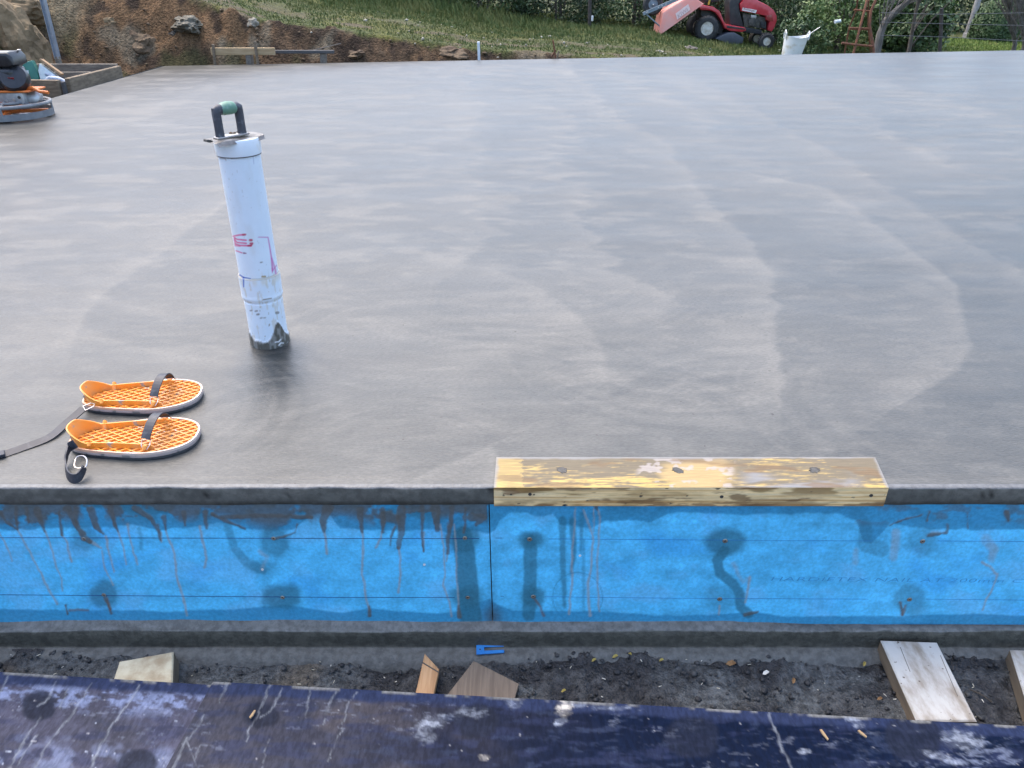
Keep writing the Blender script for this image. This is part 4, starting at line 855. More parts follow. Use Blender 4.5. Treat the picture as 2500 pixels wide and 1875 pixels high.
o2 = overshoe('orange strap-on overshoe nearer the slab edge, its heel strap curled in a loop', -.893, 1.541, R(5), 1)
# heel straps (parts of their shoe, in its frame)
def loc_of(t, p):
    m = Matrix.LocRotScale(t.location, t.rotation_euler, None).inverted(); return m @ Vector(p)
b = BM(); A_ = loc_of(o1, at(205, 998, .024)); e_ = loc_of(o1, at(2, 1112, .004))
w1, w2, w3, w4 = [loc_of(o1, p) for p in (at(204, 997, .022), at(160, 1035, .008), at(120, 1068, .005), at(60, 1092, .004))]
tube(b, smooth([w1, w2, w3, w4, e_]), 0, flat=(.020, .003), up=(.1, -.35, 1)); s_ = obj('heel_strap', b, MAT['strap_rubber'], o1)
b = BM(); r_ = [loc_of(o1, at(px, py, z)) for px, py, z in ((203, 992, .023), (222, 984, .028), (231, 986, .028), (229, 992, .026), (209, 1002, .021))]; tube(b, r_, .0013, 6, closed=True); obj('buckle_ring', b, MAT['wire'], s_)
b = BM(); box(b, e_+Vector((.0, 0, .003)), (.018, .022, .008), .001, R(25)); obj('strap_end', b, MAT['strap_rubber'], s_)
# loop strap: rises from the heel lug, drops to the slab and curls back
L_ = [at(184, 1083, .036), at(170, 1092, .030), at(163, 1110, .024), at(160, 1135, .012)+Vector((0, 0, .0)), at(165, 1158, .010), at(176, 1168, .010), at(190, 1166, .012), at(201, 1152, .018), at(206, 1140, .024)]
LL = [loc_of(o2, p) for p in L_]; b = BM(); tube(b, smooth(LL, 5), 0, flat=(.003, .021), up=(.12, .25, 1)); s_ = obj('heel_strap', b, MAT['strap_rubber'], o2)
r_ = [loc_of(o2, p) for p in (at(183, 1141, .026), at(184, 1122, .034), at(191, 1114, .038), at(203, 1113, .038), at(211, 1120, .036), at(212, 1130, .032), at(207, 1141, .026))]
b = BM(); tube(b, smooth(r_, 3, True), .0014, 6, closed=True); obj('buckle_ring', b, MAT['wire'], s_)

# ================================================================== BACKGROUND: left side
M('old_timber', (.22, .17, .115), (.13, .10, .068), rough=.85, scale=10, stretch=(1, 1, 5), bump=.4, bscale=40, bdist=.006)
M('grey_timber', (.21, .185, .15), (.12, .105, .09), rough=.85, scale=10, stretch=(1, 6, 6), bump=.4, bscale=40, bdist=.006)
M('pale_plank', (.42, .31, .18), (.33, .23, .12), rough=.75, scale=8, stretch=(.6, 6, 6))
M('dark_plank', (.055, .055, .058), (.09, .088, .085), rough=.8, scale=8, stretch=(.6, 6, 6))
# timber garden box beside the slab
C0 = at(170, 221, 0); gb = thing('timber_box', 'low weathered timber box beside the left edge of the slab', 'planter box', (-4.06, 7.42, -.14))
def plank(name, a, b, h, th, mat, par, z0=0, bev=.004):
    a, b = Vector(a), Vector(b); m = (a+b)/2; d = b-a
    q = BM(); box(q, (m.x, m.y, z0+h/2), (d.length, th, h), bev, math.atan2(d.y, d.x)); return obj(name, q, mat, par)
plank('side_plank', (0.02, .03), (.05, 1.02), .235, .045, MAT['old_timber'], gb)
plank('front_plank', (-.03, -.01), (-1.05, .10), .225, .045, MAT['old_timber'], gb)
plank('back_plank', (.02, 1.05), (-1.0, 1.05), .25, .045, MAT['grey_timber'], gb)
plank('side_plank', (-1.05, .13), (-1.0, 1.02), .23, .045, MAT['old_timber'], gb)
plank('inner_board', (-.45, .62), (-.06, .66), .22, .03, MAT['grey_timber'], gb)
q = BM(); box(q, (-.004, .0, .11), (.03, .04, .20), .003); obj('corner_post', q, MAT['dark_plank'], gb)
q = BM(); prism(q, [(-.98, .16), (-.02, .06), (.0, 1.00), (-.96, 1.00)], .09, .13, 'Z'); obj('fill', q, MAT['bank_crumb'], gb)
# sacks in the box
M('green_bag', (.02, .13, .10), (.03, .17, .13), rough=.4); M('white_bag', (.60, .68, .70), (.45, .55, .60), rough=.35, scale=12); M('card_brown', (.34, .22, .12), rough=.7); M('blue_grey', (.22, .27, .36), (.5, .55, .62), rough=.5, scale=20)
bg_ = thing('printed_bag', 'green and white bag leaning inside the timber box', 'bag', (-4.36, 7.60, -.03), (R(-8), R(10), R(12)))
q = BM(); prism(q, [(-.17, 0), (-.02, 0), (-.05, .17), (-.09, .25), (-.16, .22), (-.20, .12)], 0, .10, 'Y', .02, 2); obj('end_panel', q, MAT['green_bag'], bg_, True)
q = BM(); prism(q, [(-.015, 0), (.20, 0), (.10, .15), (-.03, .235), (-.045, .17)], .005, .098, 'Y', .015, 2); obj('label_panel', q, MAT['white_bag'], bg_, True)
q = BM(); prism(q, [(-.14, .06), (-.11, .06), (-.12, .16), (-.15, .15)], -.004, .0, 'Y'); obj('print_stripe', q, MAT['white_bag'], bg_)
q = BM(); box(q, (.06, .05, .215), (.20, .085, .02), .003, Matrix.Rotation(R(32), 4, 'Y')); obj('cardboard_flap', q, MAT['card_brown'], bg_)
gl = thing('tool_roll', 'grey-blue rolled hose lying in the timber box beside the bag', 'hose', (-4.24, 7.60, -.03), (0, 0, R(10)))
q = BM(); tube(q, [(-.10, 0, .06), (-.03, 0, .11), (.04, .0, .10), (.12, .0, .055), (.16, 0, .04)], .022, 10); obj('roll', q, MAT['blue_grey'], gl, True)
q = BM(); tube(q, [(-.08, .06, .14), (0, .05, .11), (.05, .04, .05)], .018, 10); obj('roll', q, MAT['blue_grey'], gl, True)
# galvanised post
M('galvanised', (.40, .46, .54), (.30, .35, .42), rough=.38, metal=.6, scale=12)
a_ = atY(141, 143, 8.55); b_ = atY(103, -8, 8.55); c_ = atY(146, 170, 8.55)
gp = thing('steel_post', 'leaning galvanised steel post against the earth bank at far left', 'post', a_)
dv = b_-a_; q = BM(); L_ = dv.length*1.5
prism(q, [(-.028, -.020), (.028, -.020), (.028, -.014), (.006, -.014), (.006, .014), (.028, .014), (.028, .020), (-.028, .020), (-.028, .014), (-.006, .014), (-.006, -.014), (-.028, -.014)], 0, L_, 'Z')
o = obj('steel_section', q, MAT['galvanised'], gp); o.rotation_euler = dv.to_track_quat('Z', 'Y').to_euler()
q = BM(); box(q, (0, 0, -.10), (.045, .045, .24), .003); o = obj('timber_foot', q, MAT['grey_timber'], gp); o.rotation_euler = dv.to_track_quat('Z', 'Y').to_euler()

# rocks in the bank
M('grey_rock', (.075, .068, .048), (.15, .14, .11), rough=.85, scale=9, bump=.8, bscale=26, bdist=.03); M('sandstone', (.21, .155, .088), (.14, .10, .055), rough=.9, scale=5, bump=.7, bscale=18, bdist=.03); M('white_stone', (.24, .225, .185), (.17, .155, .12), rough=.85, scale=12, bump=.4, bscale=30); M('dark_rock', (.075, .068, .058), (.12, .10, .08), rough=.85, scale=8, bump=.8, bscale=24, bdist=.03)
def hit(px, py):
    """first point of the terrain along a line of sight"""
    x, y, d = ray(px, py); lo = 6.0
    t = np.arange(5.5, 30, .02); zt = terrain_z(x*t, y*t); zr = CAMZ+d*t
    k = np.argmax(zr < zt); return Vector((x*t[k], y*t[k], zt[k])) if (zr < zt).any() else Vector((x*12, y*12, 0))
def rock(px, py, sx, sy, sz, mat, label, seed, sink=.8, name='boulder', cat='rock', grp=None):
    p = hit(px, py); b = BM(); bmesh.ops.create_icosphere(b, subdivisions=4, radius=1)
    for v in b.verts:
        n = mnoise.fractal(v.co*1.3+Vector((seed*7.1, seed, 0)), 1, 2, 4); c2 = mnoise.cell(v.co*1.7+Vector((seed, 0, 0)))
        v.co *= 1+.32*n+.10*c2; v.co = Vector((v.co.x*sx, v.co.y*sy, v.co.z*sz))
    o = obj(name, b, mat, None, False); o.location = p+Vector((0, sy*sink, -sz*.1)); o.rotation_euler = (0, 0, seed); tag(o, label, cat, grp); return o
rock(455, 60, .30, .17, .10, MAT['grey_rock'], 'large pale grey boulder bedded in the middle of the brown bank', 2, .35)
rock(612, 62, .075, .07, .065, MAT['white_stone'], 'small whitish stone in the bank near the grass edge', 3)
rock(430, 84, .13, .12, .06, MAT['dark_rock'], 'dark stone just below the large pale boulder', 4)
rock(28, 120, .30, .25, .45, MAT['sandstone'], 'big tan sandstone outcrop behind the power trowel', 5, .6)
rock(10, 30, .32, .3, .22, MAT['sandstone'], 'tan sandstone block at the top left corner of the bank', 6, .6)
rock(270, 68, .12, .1, .10, MAT['sandstone'], 'tan stone in the bank between the steel post and the pale boulder', 7)
rock(870, 140, .16, .12, .06, MAT['bank_crumb'], 'low brown stone at the foot of the bank right of the dark plank', 8)
rock(1090, 135, .26, .14, .09, MAT['bank_crumb'], 'brown gravelly stone left of the white stake', 9)
rock(1690, 122, .10, .08, .055, MAT['dark_rock'], 'brown stone on the grass edge in front of the mower', 10)
rock(1612, 128, .07, .05, .03, MAT['white_stone'], 'pale stone on the grass edge left of the brown stone', 11)
rock(330, 120, .22, .15, .16, MAT['bank_crumb'], 'brown clod bulging from the bank right of the steel post', 12)

# profile boards and stakes
def bar(par, name, pa, pb_, Yd, w_, th, mat, back=0):
    a, b = atY(*pa, Yd), atY(*pb_, Yd); a.y += back; b.y += back; d = b-a; o_ = par.location if par else Vector()
    q = BM(); box(q, (0, 0, 0), (w_, th, d.length), .002); o = obj(name, q, mat, par)
    o.location = (a+b)/2-o_; o.rotation_euler = d.to_track_quat('Z', 'Y').to_euler(); return o
hb = thing('profile_board', 'pale plank nailed across two thin stakes behind the slab', 'plank', atY(590, 157, 9.50))
def hplank(par, x0, y0, x1, y1, Yd, th, mat, name='board'):
    a, b, c2 = atY(x0, y0, Yd), atY(x1, y0, Yd), atY(x0, y1, Yd); o_ = par.location
    q = BM(); box(q, (0, 0, 0), ((b-a).length, th, abs(a.z-c2.z)), .003); o = obj(name, q, mat, par); o.location = Vector(((a.x+b.x)/2, Yd, (a.z+c2.z)/2))-o_; return o
o = hplank(hb, 514, 116.5, 670, 134, 9.50, .035, MAT['pale_plank']); 
bar(hb, 'stake', (526, 166), (520, 108), 9.47, .032, .025, MAT['old_timber']); bar(hb, 'stake', (631, 166), (622, 100), 9.47, .034, .025, MAT['old_timber']); bar(hb, 'post', (612, 164), (608, 130), 9.54, .10, .06, MAT['grey_timber'])
hb2 = thing('profile_board', 'dark plank on a stub post right of the pale plank', 'plank', atY(740, 156, 9.66))
o = hplank(hb2, 668, 122.5, 815, 130.5, 9.66, .05, MAT['dark_plank']); bar(hb2, 'post', (791, 164), (789, 127), 9.70, .10, .06, MAT['grey_timber'])
q = BM(); a_, b_ = atY(755, 125, 9.72)-hb2.location, atY(832, 106, 9.70)-hb2.location; tube(q, [a_, b_], .006, 6); obj('lath', q, MAT['grey_timber'], hb2)
st = thing('marker_stake', 'white painted marker stake at the middle of the far slab edge', 'stake', atY(1170, 155, 9.96))
M('white_paint', (.62, .68, .72), (.50, .55, .58), rough=.5, scale=14); bar(st, 'shaft', (1170, 155), (1168, 102), 9.96, .052, .03, MAT['white_paint'])
M('rust', (.17, .062, .03), (.10, .045, .028), rough=.85, scale=18, bump=.3, bscale=60)
st = thing('iron_peg', 'thin rusty iron peg leaning by the far slab edge', 'peg', atY(1355, 146, 10.13)); bar(st, 'shaft', (1357, 146), (1350, 98), 10.13, .018, .018, MAT['rust']); bar(st, 'cross_piece', (1346, 140), (1357, 122), 10.15, .022, .02, MAT['rust'])
st = thing('wooden_peg', 'short thin wooden peg right beside the rusty peg', 'peg', atY(1361, 146, 10.11)); bar(st, 'shaft', (1359, 146), (1364, 124), 10.11, .018, .018, MAT['old_timber'])

# ================================================================== POWER TROWEL
pt = thing('power_trowel', 'walk-behind power trowel with black engine and grey ring guard on the slab corner', 'power trowel', (-3.72, 5.99, .004))
M('guard_grey', (.14, .15, .165), (.20, .21, .22), rough=.5, scale=20); M('trowel_orange', (.62, .16, .02), (.50, .13, .03), rough=.5, scale=20); M('engine_black', (.012, .013, .016), (.025, .026, .03), rough=.32, scale=20); M('alloy', (.50, .52, .54), (.36, .38, .40), rough=.38, metal=.6, scale=20); M('silver_label', (.68, .68, .66), rough=.4); M('red_label', (.25, .02, .02), rough=.5)
RG = .275
def ring(r, z, tr_, name, mat, flat=None):
    q = BM(); pts = [(r*math.cos(2*math.pi*k/56), r*math.sin(2*math.pi*k/56), z) for k in range(56)]
    if flat: tube(q, pts, 0, flat=flat, closed=True, up=(0, 0, 1))
    else: tube(q, pts, tr_, 8, closed=True)
    return obj(name, q, mat, pt, True)
ring(RG, .030, 0, 'bottom_band', MAT['guard_grey'], (.008, .045)); ring(RG-.004, .098, .013, 'top_ring', MAT['guard_grey']); ring(RG*.62, .112, .010, 'inner_ring', MAT['guard_grey'])
for k in range(8):
    a = 2*math.pi*(k+.4)/8; q = BM(); tube(q, [(RG*.2*math.cos(a), RG*.2*math.sin(a), .125), (RG*.98*math.cos(a), RG*.98*math.sin(a), .10)], .009, 8); o = obj('guard_spoke', q, MAT['guard_grey'], pt)
    if k % 2 == 0:
        q = BM(); tube(q, [(RG*math.cos(a), RG*math.sin(a), .03), (RG*math.cos(a), RG*math.sin(a), .098)], .008, 8); obj('guard_upright', q, MAT['guard_grey'], pt)
for k in range(4):
    a = 2*math.pi*k/4+.25; q = BM(); box(q, (.15, 0, .014), (.22, .10, .004), .001, Matrix.Rotation(R(5), 4, 'X')); o = obj('blade', q, MAT['alloy'], pt); o.rotation_euler = (0, 0, a)
    q = BM(); box(q, (.13, 0, .038), (.24, .026, .024), .003); o = obj('blade_arm', q, MAT['trowel_orange'], pt); o.rotation_euler = (0, 0, a)
q = BM(); lathe(q, [(.05, .03), (.06, .05), (.06, .09), (.12, .092), (.13, .10), (.13, .112), (.05, .12)], 24); obj('hub', q, MAT['trowel_orange'], pt, True)
_n0 = len(pt.children)
_before = set(pt.children)
q = BM(); box(q, (.02, -.02, .215), (.22, .15, .085), .012, None, 2); gbx = obj('gearbox', q, MAT['alloy'], pt, True)
for (x, z) in ((.06, .21), (.10, .225), (.0, .20)):
    q = BM(); lathe(q, [(.011, 0), (.010, .006), (.004, .006)], 10, Matrix.Translation((x, -.095, z)) @ Matrix.Rotation(R(90), 4, 'X')); obj('bolt', q, MAT['screw_dark'] if x == .10 else MAT['wire'], gbx)
q = BM(); lathe(q, [(.05, -.03), (.055, -.02), (.055, .02), (.04, .03)], 20, Matrix.Translation((.16, -.01, .22)) @ Matrix.Rotation(R(70), 4, 'X')); obj('pulley', q, MAT['alloy'], pt, True)
q = BM(); box(q, (.02, 0, .266), (.34, .24, .012), .003); obj('engine_plate', q, MAT['trowel_orange'], pt)
q = BM(); tube(q, [(.14, -.05, .275), (.20, -.06, .285), (.245, -.07, .262), (.31, -.075, .255)], [.016, .014, .012, .012], 8); obj('lever', q, MAT['trowel_orange'], pt, True)
q = BM(); box(q, (.0, 0, .345), (.20, .20, .15), .03, None, 3); obj('crankcase', q, MAT['engine_black'], pt, True)
q = BM(); lathe(q, [(.03, -.045), (.088, -.04), (.098, -.02), (.098, .02), (.085, .045), (.03, .05)], 28, Matrix.Translation((.085, -.055, .345)) @ Matrix.Rotation(R(60), 4, 'X') @ Matrix.Rotation(R(15), 4, 'Y')); rc = obj('recoil_cover', q, MAT['engine_black'], pt, True)
q = BM(); prism(q, [(-.024, .012), (.024, .012), (.0, -.022)], -.002, .0, 'Y'); o = obj('badge', q, MAT['red_label'], rc); o.location = (.092, -.108, .352); o.rotation_euler = (R(28), 0, 0)
q = BM(); prism(q, [(-.16, -.035), (.09, -.035), (.125, -.02), (.125, .03), (.10, .062), (-.16, .062)], -.10, .10, 'Y', .022, 3); ft = obj('fuel_tank', q, MAT['engine_black'], pt, True); ft.location = (.0, .0, .462)
q = BM(); lathe(q, [(.028, 0), (.030, .006), (.026, .022), (.01, .024)], 18, Matrix.Translation((-.03, -.02, .060))); obj('filler_cap', q, MAT['alloy'], ft, True)
q = BM(); box(q, (.03, -.03, .0635), (.10, .06, .002)); obj('warning_sticker', q, M('sticker', (.65, .60, .35), (.6, .6, .6), rough=.4, scale=30), ft)
q = BM(); box(q, (.11, .05, .066), (.02, .02, .012), .002); obj('tank_clip', q, MAT['wire'], ft)
q = BM(); box(q, (-.035, -.108, .345), (.016, .006, .13), .001, Matrix.Rotation(R(-12), 4, 'Y')); obj('cooling_fin_plate', q, MAT['silver_label'], pt)
q = BM(); box(q, (-.12, -.05, .36), (.10, .16, .16), .02, None, 2); obj('muffler_shroud', q, MAT['engine_black'], pt, True)
q = BM(); box(q, (-.01, -.085, .425), (.05, .01, .016), .002); obj('maker_plate', q, MAT['silver_label'], pt)
q = BM(); tube(q, [(-.10, .05, .26), (-.45, .12, .50), (-.95, .22, .88)], .016, 10); obj('handle_bar', q, MAT['guard_grey'], pt, True)

for _o in pt.children:
    if _o not in _before: _o.location.z -= .075; _o.location.x += .045

# ================================================================== RIDE-ON MOWER
YM = 16.2
M('mower_red', (.42, .018, .030), (.50, .05, .07), rough=.35, scale=6, coat=.25); M('mower_black', (.012, .014, .018), (.03, .032, .036), rough=.5, scale=12); M('tyre', (.022, .024, .026), (.045, .045, .045), rough=.8, scale=16, bump=.3, bscale=50); M('rim_white', (.62, .62, .58), (.42, .38, .30), rough=.5, scale=14); M('deck_grey', (.045, .055, .075), (.07, .08, .10), rough=.45, scale=10); M('engine_grey', (.10, .095, .08), (.04, .038, .035), rough=.6, scale=20); M('decal_white', (.75, .75, .73), rough=.5); M('lever_yellow', (.45, .32, .03), rough=.5); M('headlamp', (.30, .04, .04), rough=.2)
base = atY(1800, 112, YM+.45)
mw = thing('ride_on_mower', 'red ride-on lawn mower parked on the grass in front of the hedge', 'mower', base)
def mp_(px, py, Y=YM): return atY(px, py, Y)-base
def poly(pts): return [((atY(x, y, YM)-base).x, (atY(x, y, YM)-base).z) for x, y in pts]
def part(name, pts, y0, y1, mat, bev=.0, par=None, smooth=True, seg=2):
    q = BM(); prism(q, poly(pts), y0-.45, y1-.45, 'Y', bev, seg); return obj(name, q, mat, par or mw, smooth)
hood = part('bonnet', [(1816, 29), (1813.5, 11), (1823.6, 0), (1826, -9), (1845, -4), (1883, 15), (1897, 26), (1904.6, 40), (1905, 52), (1899, 69), (1892, 79.5), (1882, 76), (1886.5, 55), (1878.6, 51), (1878, 40.5), (1854, 35.4)], .20, .70, MAT['mower_red'], .022)
part('headlamp', [(1879, 40), (1892, 36), (1895, 54), (1879.5, 51)], .192, .199, MAT['headlamp'], .002, hood)
part('dashboard', [(1789, 62), (1788, 8), (1796, -6), (1824, -14), (1812, 12), (1814.5, 30), (1824, 67)], .24, .66, MAT['mower_black'], .02)
part('engine', [(1822, 34), (1880, 45), (1882, 74), (1826, 66)], .28, .62, MAT['engine_grey'], .02)
for pts, mt in (([(1836, 50), (1848, 44), (1858, 50), (1850, 66), (1836, 64)], 'engine_grey'), ([(1866, 54), (1880, 56), (1879, 72), (1866, 71)], 'mower_black'), ([(1842, 38), (1856, 40), (1855, 47), (1842, 46)], 'alloy')): part('engine_part', pts, .245, .28, MAT[mt], .008)
part('chassis_rail', [(1815, 66), (1870, 76), (1868, 87), (1818, 80)], .26, .64, MAT['mower_black'], .008)
fend = part('rear_fender', [(1708, 18), (1717, 13), (1744, 17), (1760, 29), (1769, 52), (1773.5, 60), (1821, 68), (1824.5, 75), (1814, 79), (1782.6, 75.7), (1771, 69), (1760, 46), (1748.6, 31.6), (1737, 26), (1712.5, 25)], .06, .84, MAT['mower_red'], .018)
part('foot_board', [(1776, 63), (1820, 70), (1820, 73), (1776, 68)], .05, .058, MAT['mower_black'], 0, fend)
part('mower_deck', [(1745, 94), (1779, 80), (1794, 79.5), (1816.5, 92), (1815, 105), (1800, 109.5), (1781, 108)], .02, .88, MAT['deck_grey'], .02)
part('rear_body', [(1716, 26), (1745, 24), (1772, 66), (1770, 88), (1725, 80)], .22, .68, MAT['mower_black'], .01)
part('seat', [(1728, 8), (1760, 6), (1768, 0), (1764, -6), (1738, -8), (1730, -38), (1722, -38)], .25, .65, MAT['mower_black'], .025)
q = BM(); tube(q, [mp_(1730, 12, YM+.12), mp_(1734, -4, YM+.12)], .016, 8); obj('lift_lever', q, MAT['lever_yellow'], mw)
q = BM(); ctr = mp_(1788, -22, YM+.45); tube(q, [(ctr.x+.17*math.cos(a)*.8, ctr.y+.17*math.sin(a), ctr.z+.17*math.cos(a)*.5) for a in [k*2*math.pi/24 for k in range(24)]], .014, 8, closed=True); sw = obj('steering_wheel', q, MAT['mower_black'], mw, True)
q = BM(); tube(q, [ctr, mp_(1800, 0, YM+.45)], .02, 8); obj('steering_column', q, MAT['mower_black'], mw)
def wheel(px, py, r, wd, y, rr, par):
    c_ = mp_(px, py); m_ = Matrix.Translation((c_.x, y-.45, c_.z)) @ Matrix.Rotation(R(-90), 4, 'X')
    q = BM(); lathe(q, [(rr, .01), (rr*1.06, -.002), (r*.80, -.004), (r*.93, .014), (r, .05), (r, wd-.05), (r*.93, wd-.014), (r*.8, wd), (rr, wd-.01)], 36, m_, False); o = obj('wheel', q, MAT['tyre'], par, True)
    q = BM(); lathe(q, [(rr*1.02, .006), (rr*.96, .0), (rr*.88, .012), (rr*.74, .05), (rr*.45, .055), (rr*.38, .035), (rr*.16, .032)], 28, m_); rm = obj('rim', q, MAT['rim_white'], o, True)
    q = BM(); lathe(q, [(rr*.15, .031), (rr*.10, .022)], 12, m_); obj('axle_cap', q, MAT['engine_grey'], o)
    if y < .4:
        q = BM(); n_ = 22
        for k in range(n_):
            a = 2*math.pi*k/n_; bx = box(q, (r*.985*math.cos(a), r*.985*math.sin(a), wd*.5), (.016, .018, wd*.8), 0, None)
        bmesh.ops.transform(q, matrix=m_, verts=q.verts[:]); tag(obj('tread', q, MAT['tyre'], o), kind='stuff')
wheel(1726, 70, .228, .20, -.02, .118, mw); wheel(1726, 70, .228, .20, .72, .118, mw); wheel(1874, 102, .150, .13, .04, .072, mw); wheel(1874, 102, .150, .13, .73, .072, mw)
q = BM(); tube(q, [mp_(1874, 102, YM+.1), mp_(1874, 98, YM+.45), mp_(1874, 102, YM+.8)], .02, 8); obj('front_axle', q, MAT['mower_black'], mw)
a_, b_ = mp_(1820, 26), mp_(1853, 33); an = math.atan2(b_.z-a_.z, b_.x-a_.x)
part('decal_panel', [(1818.5, 27), (1820, 19.5), (1855, 26), (1852, 33.5)], .196, .1985, MAT['decal_white'], 0, hood, False)
text_mesh('decal_text', 'Bushranger', .052, M('decal_red', (.30, .02, .04), rough=.5), hood, Matrix.Translation((a_.x+.004, .1945-.45, a_.z+.012)) @ Matrix.Rotation(-an, 4, 'Y') @ Matrix.Rotation(R(90), 4, 'X'), shear=.2, extrude=.0005)

# ================================================================== WHEELBARROW tipped against the mower
YB = 15.9; base = atY(1612, 90, YB+.3)
wb = thing('wheelbarrow', 'faded orange-pink wheelbarrow tipped up on its nose left of the mower', 'wheelbarrow', base)
def wp(px, py, Y): return atY(px, py, Y)-base
M('faded_tray', (.68, .25, .20), (.60, .30, .26), rough=.5, scale=4); M('frame_grey', (.20, .25, .29), (.14, .18, .21), rough=.45, scale=10)
b = BM()
def tray(off):
    rim = [(1606, 88), (1613, 89.5), (1717, 9), (1711, 1)]; 
    near = [(1606, 88), (1717, 9), (1702, -3), (1676, -3), (1631, 23), (1619, 31)]
    return near
side = tray(0)
A1 = [wp(x, y, YB) for k, (x, y) in enumerate(side)]; B1 = [Vector((p.x, .66-(p.y-(YB-base.y))-.0+(YB-base.y)*1, p.z)) for p in A1]
va = [b.verts.new(p) for p in A1]; vb = [b.verts.new(p) for p in B1]; n = len(va)
b.faces.new(va); b.faces.new(vb[::-1])
for k in range(n):
    if k == 0: continue            # open mouth of the tray
    b.faces.new((va[k], vb[k], vb[(k+1) % n], va[(k+1) % n]))
bmesh.ops.recalc_face_normals(b, faces=b.faces); bmesh.ops.bevel(b, geom=[e for e in b.edges if len(e.link_faces) == 2], offset=.025, segments=2, affect='EDGES', profile=.5)
bmesh.ops.solidify(b, geom=b.faces[:], thickness=.006); trp = obj('tray', b, MAT['faded_tray'], wb, True)
b = BM(); tube(b, [A1[0], A1[1], B1[1], B1[0]], .009, 8, closed=True); obj('rolled_rim', b, MAT['faded_tray'], trp, True)
pn = [wp(x, y, YB-.004) for x, y in ((1649, 33), (1680, 10), (1685, 24), (1653, 48))]
b = BM(); prism(b, [(p.x, p.z) for p in pn], pn[0].y-.010, pn[0].y-.006, 'Y'); dp = obj('decal_panel', b, M('decal_faded', (.78, .58, .55), (.8, .66, .64), rough=.5, scale=12), trp)
dv = pn[1]-pn[0]; an = math.atan2(dv.z, dv.x)
text_mesh('decal_text', 'KIWI', .10, M('decal_grey', (.55, .36, .37), rough=.6), trp, Matrix.Translation((pn[3].x+.02, pn[3].y-.012, pn[3].z+.02)) @ Matrix.Rotation(-an, 4, 'Y') @ Matrix.Rotation(R(90), 4, 'X'), shear=.1, extrude=.0005)
for Yo in (.06, .52):
    b = BM(); p, q2 = wp(1570, 34, YB+Yo), wp(1725, -33, YB+Yo); tube(b, [p, q2], 0, flat=(.045, .055), up=(0, 0, 1)); o = obj('frame_rail', b, MAT['frame_grey'], wb)
    for f in (.05, .07, .24, .30, .36):
        c3 = p.lerp(q2, f); b = BM(); lathe(b, [(.012, 0), (.010, .008), (.003, .01)], 8, Matrix.Translation((c3.x, c3.y-.024, c3.z)) @ Matrix.Rotation(R(90), 4, 'X')); obj('bolt', b, MAT['wire'], o)
    b = BM(); tube(b, [wp(1579, 36, YB+Yo), wp(1596, 51, YB+Yo), wp(1610, 63, YB+Yo), wp(1611.5, 78, YB+Yo)], .013, 8); obj('brace', b, MAT['frame_grey'], wb, True)
c_ = wp(1595, 11, YB+.24); m_ = Matrix.Translation((c_.x, c_.y, c_.z)) @ Matrix.Rotation(R(-90), 4, 'X'); r = .19
b = BM(); lathe(b, [(.09, .01), (.11, .0), (.16, -.002), (r, .03), (r, .07), (.16, .102), (.11, .10), (.09, .09)], 32, m_, False); o = obj('wheel', b, MAT['tyre'], wb, True)
b = BM(); lathe(b, [(.10, .02), (.08, .012), (.04, .03), (.03, .005), (.012, .0)], 24, m_); obj('rim', b, MAT['frame_grey'], o, True)
b = BM(); tube(b, [wp(1595, 11, YB+.04), wp(1595, 11, YB+.54)], .012, 8); obj('axle', b, MAT['wire'], o)

# ================================================================== BUCKET
p = at(1935, 130, -.27); bk = thing('rubber_bucket', 'white flexible rubber tub with two handles beside the mower', 'bucket', (p.x, p.y-.6, gz(p.x, p.y-.6)), (0, R(3), 0))
YK = p.y-.6
M('bucket_white', (.62, .64, .64), (.45, .42, .32), rough=.5, scale=7, ramp=(.5, .7)); M('bucket_inside', (.10, .11, .12), rough=.7)
zb = bk.location.z; tl_ = atY(1911, 88, YK); tr2 = atY(1967, 93, YK); bk.location.x = (atY(1911, 88, YK).x+atY(1967, 93, YK).x)/2-.02; H_ = (tl_.z+tr2.z)/2-zb; rw = (tr2.x-tl_.x)/2
b = BM(); lathe(b, [(rw*.62, 0), (rw*.66, .01), (rw*.80, H_*.4), (rw*.93, H_*.8), (rw*.98, H_*.96), (rw*1.02, H_), (rw*.95, H_), (rw*.90, H_*.78), (rw*.6, .03)], 32); bb = obj('tub', b, MAT['bucket_white'], bk, True)
for v in bb.data.vertices:
    v.co.x *= 1+.05*math.sin(v.co.z*9); v.co.x += .08*v.co.z; v.co.z += (-.02*v.co.x+.03*abs(v.co.x/rw)**2)*min(1, v.co.z/H_)
for s in (-1, 1):
    b = BM(); tube(b, [(s*rw*.96+.08*H_, -.05, H_*.93), (s*rw*1.0+.08*H_, -.045, H_*1.12), (s*rw*1.02+.08*H_, 0, H_*1.22), (s*rw*1.0+.08*H_, .045, H_*1.12), (s*rw*.96+.08*H_, .05, H_*.93)], .012, 8); obj('handle', b, MAT['bucket_white'], bk, True)
b = BM(); lathe(b, [(rw*.86, 0), (rw*.3, .02)], 20, Matrix.Translation((.06*H_, 0, H_*.8))); obj('contents', b, MAT['bucket_inside'], bk, True)
bt = thing('hand_trowel', 'steel hand trowel sticking out of the white tub', 'trowel', (bk.location.x+.13, YK, zb+H_*.95), (0, R(-22), 0))
b = BM(); prism(b, [(-.10, -.02), (.04, -.03), (.10, 0), (.04, .03), (-.10, .02)], 0, .004, 'Z'); obj('blade', b, MAT['alloy'], bt)
b = BM(); tube(b, [(.08, 0, .004), (.16, 0, .02), (.30, 0, .05)], .006, 8); obj('shank', b, MAT['alloy'], bt, True)

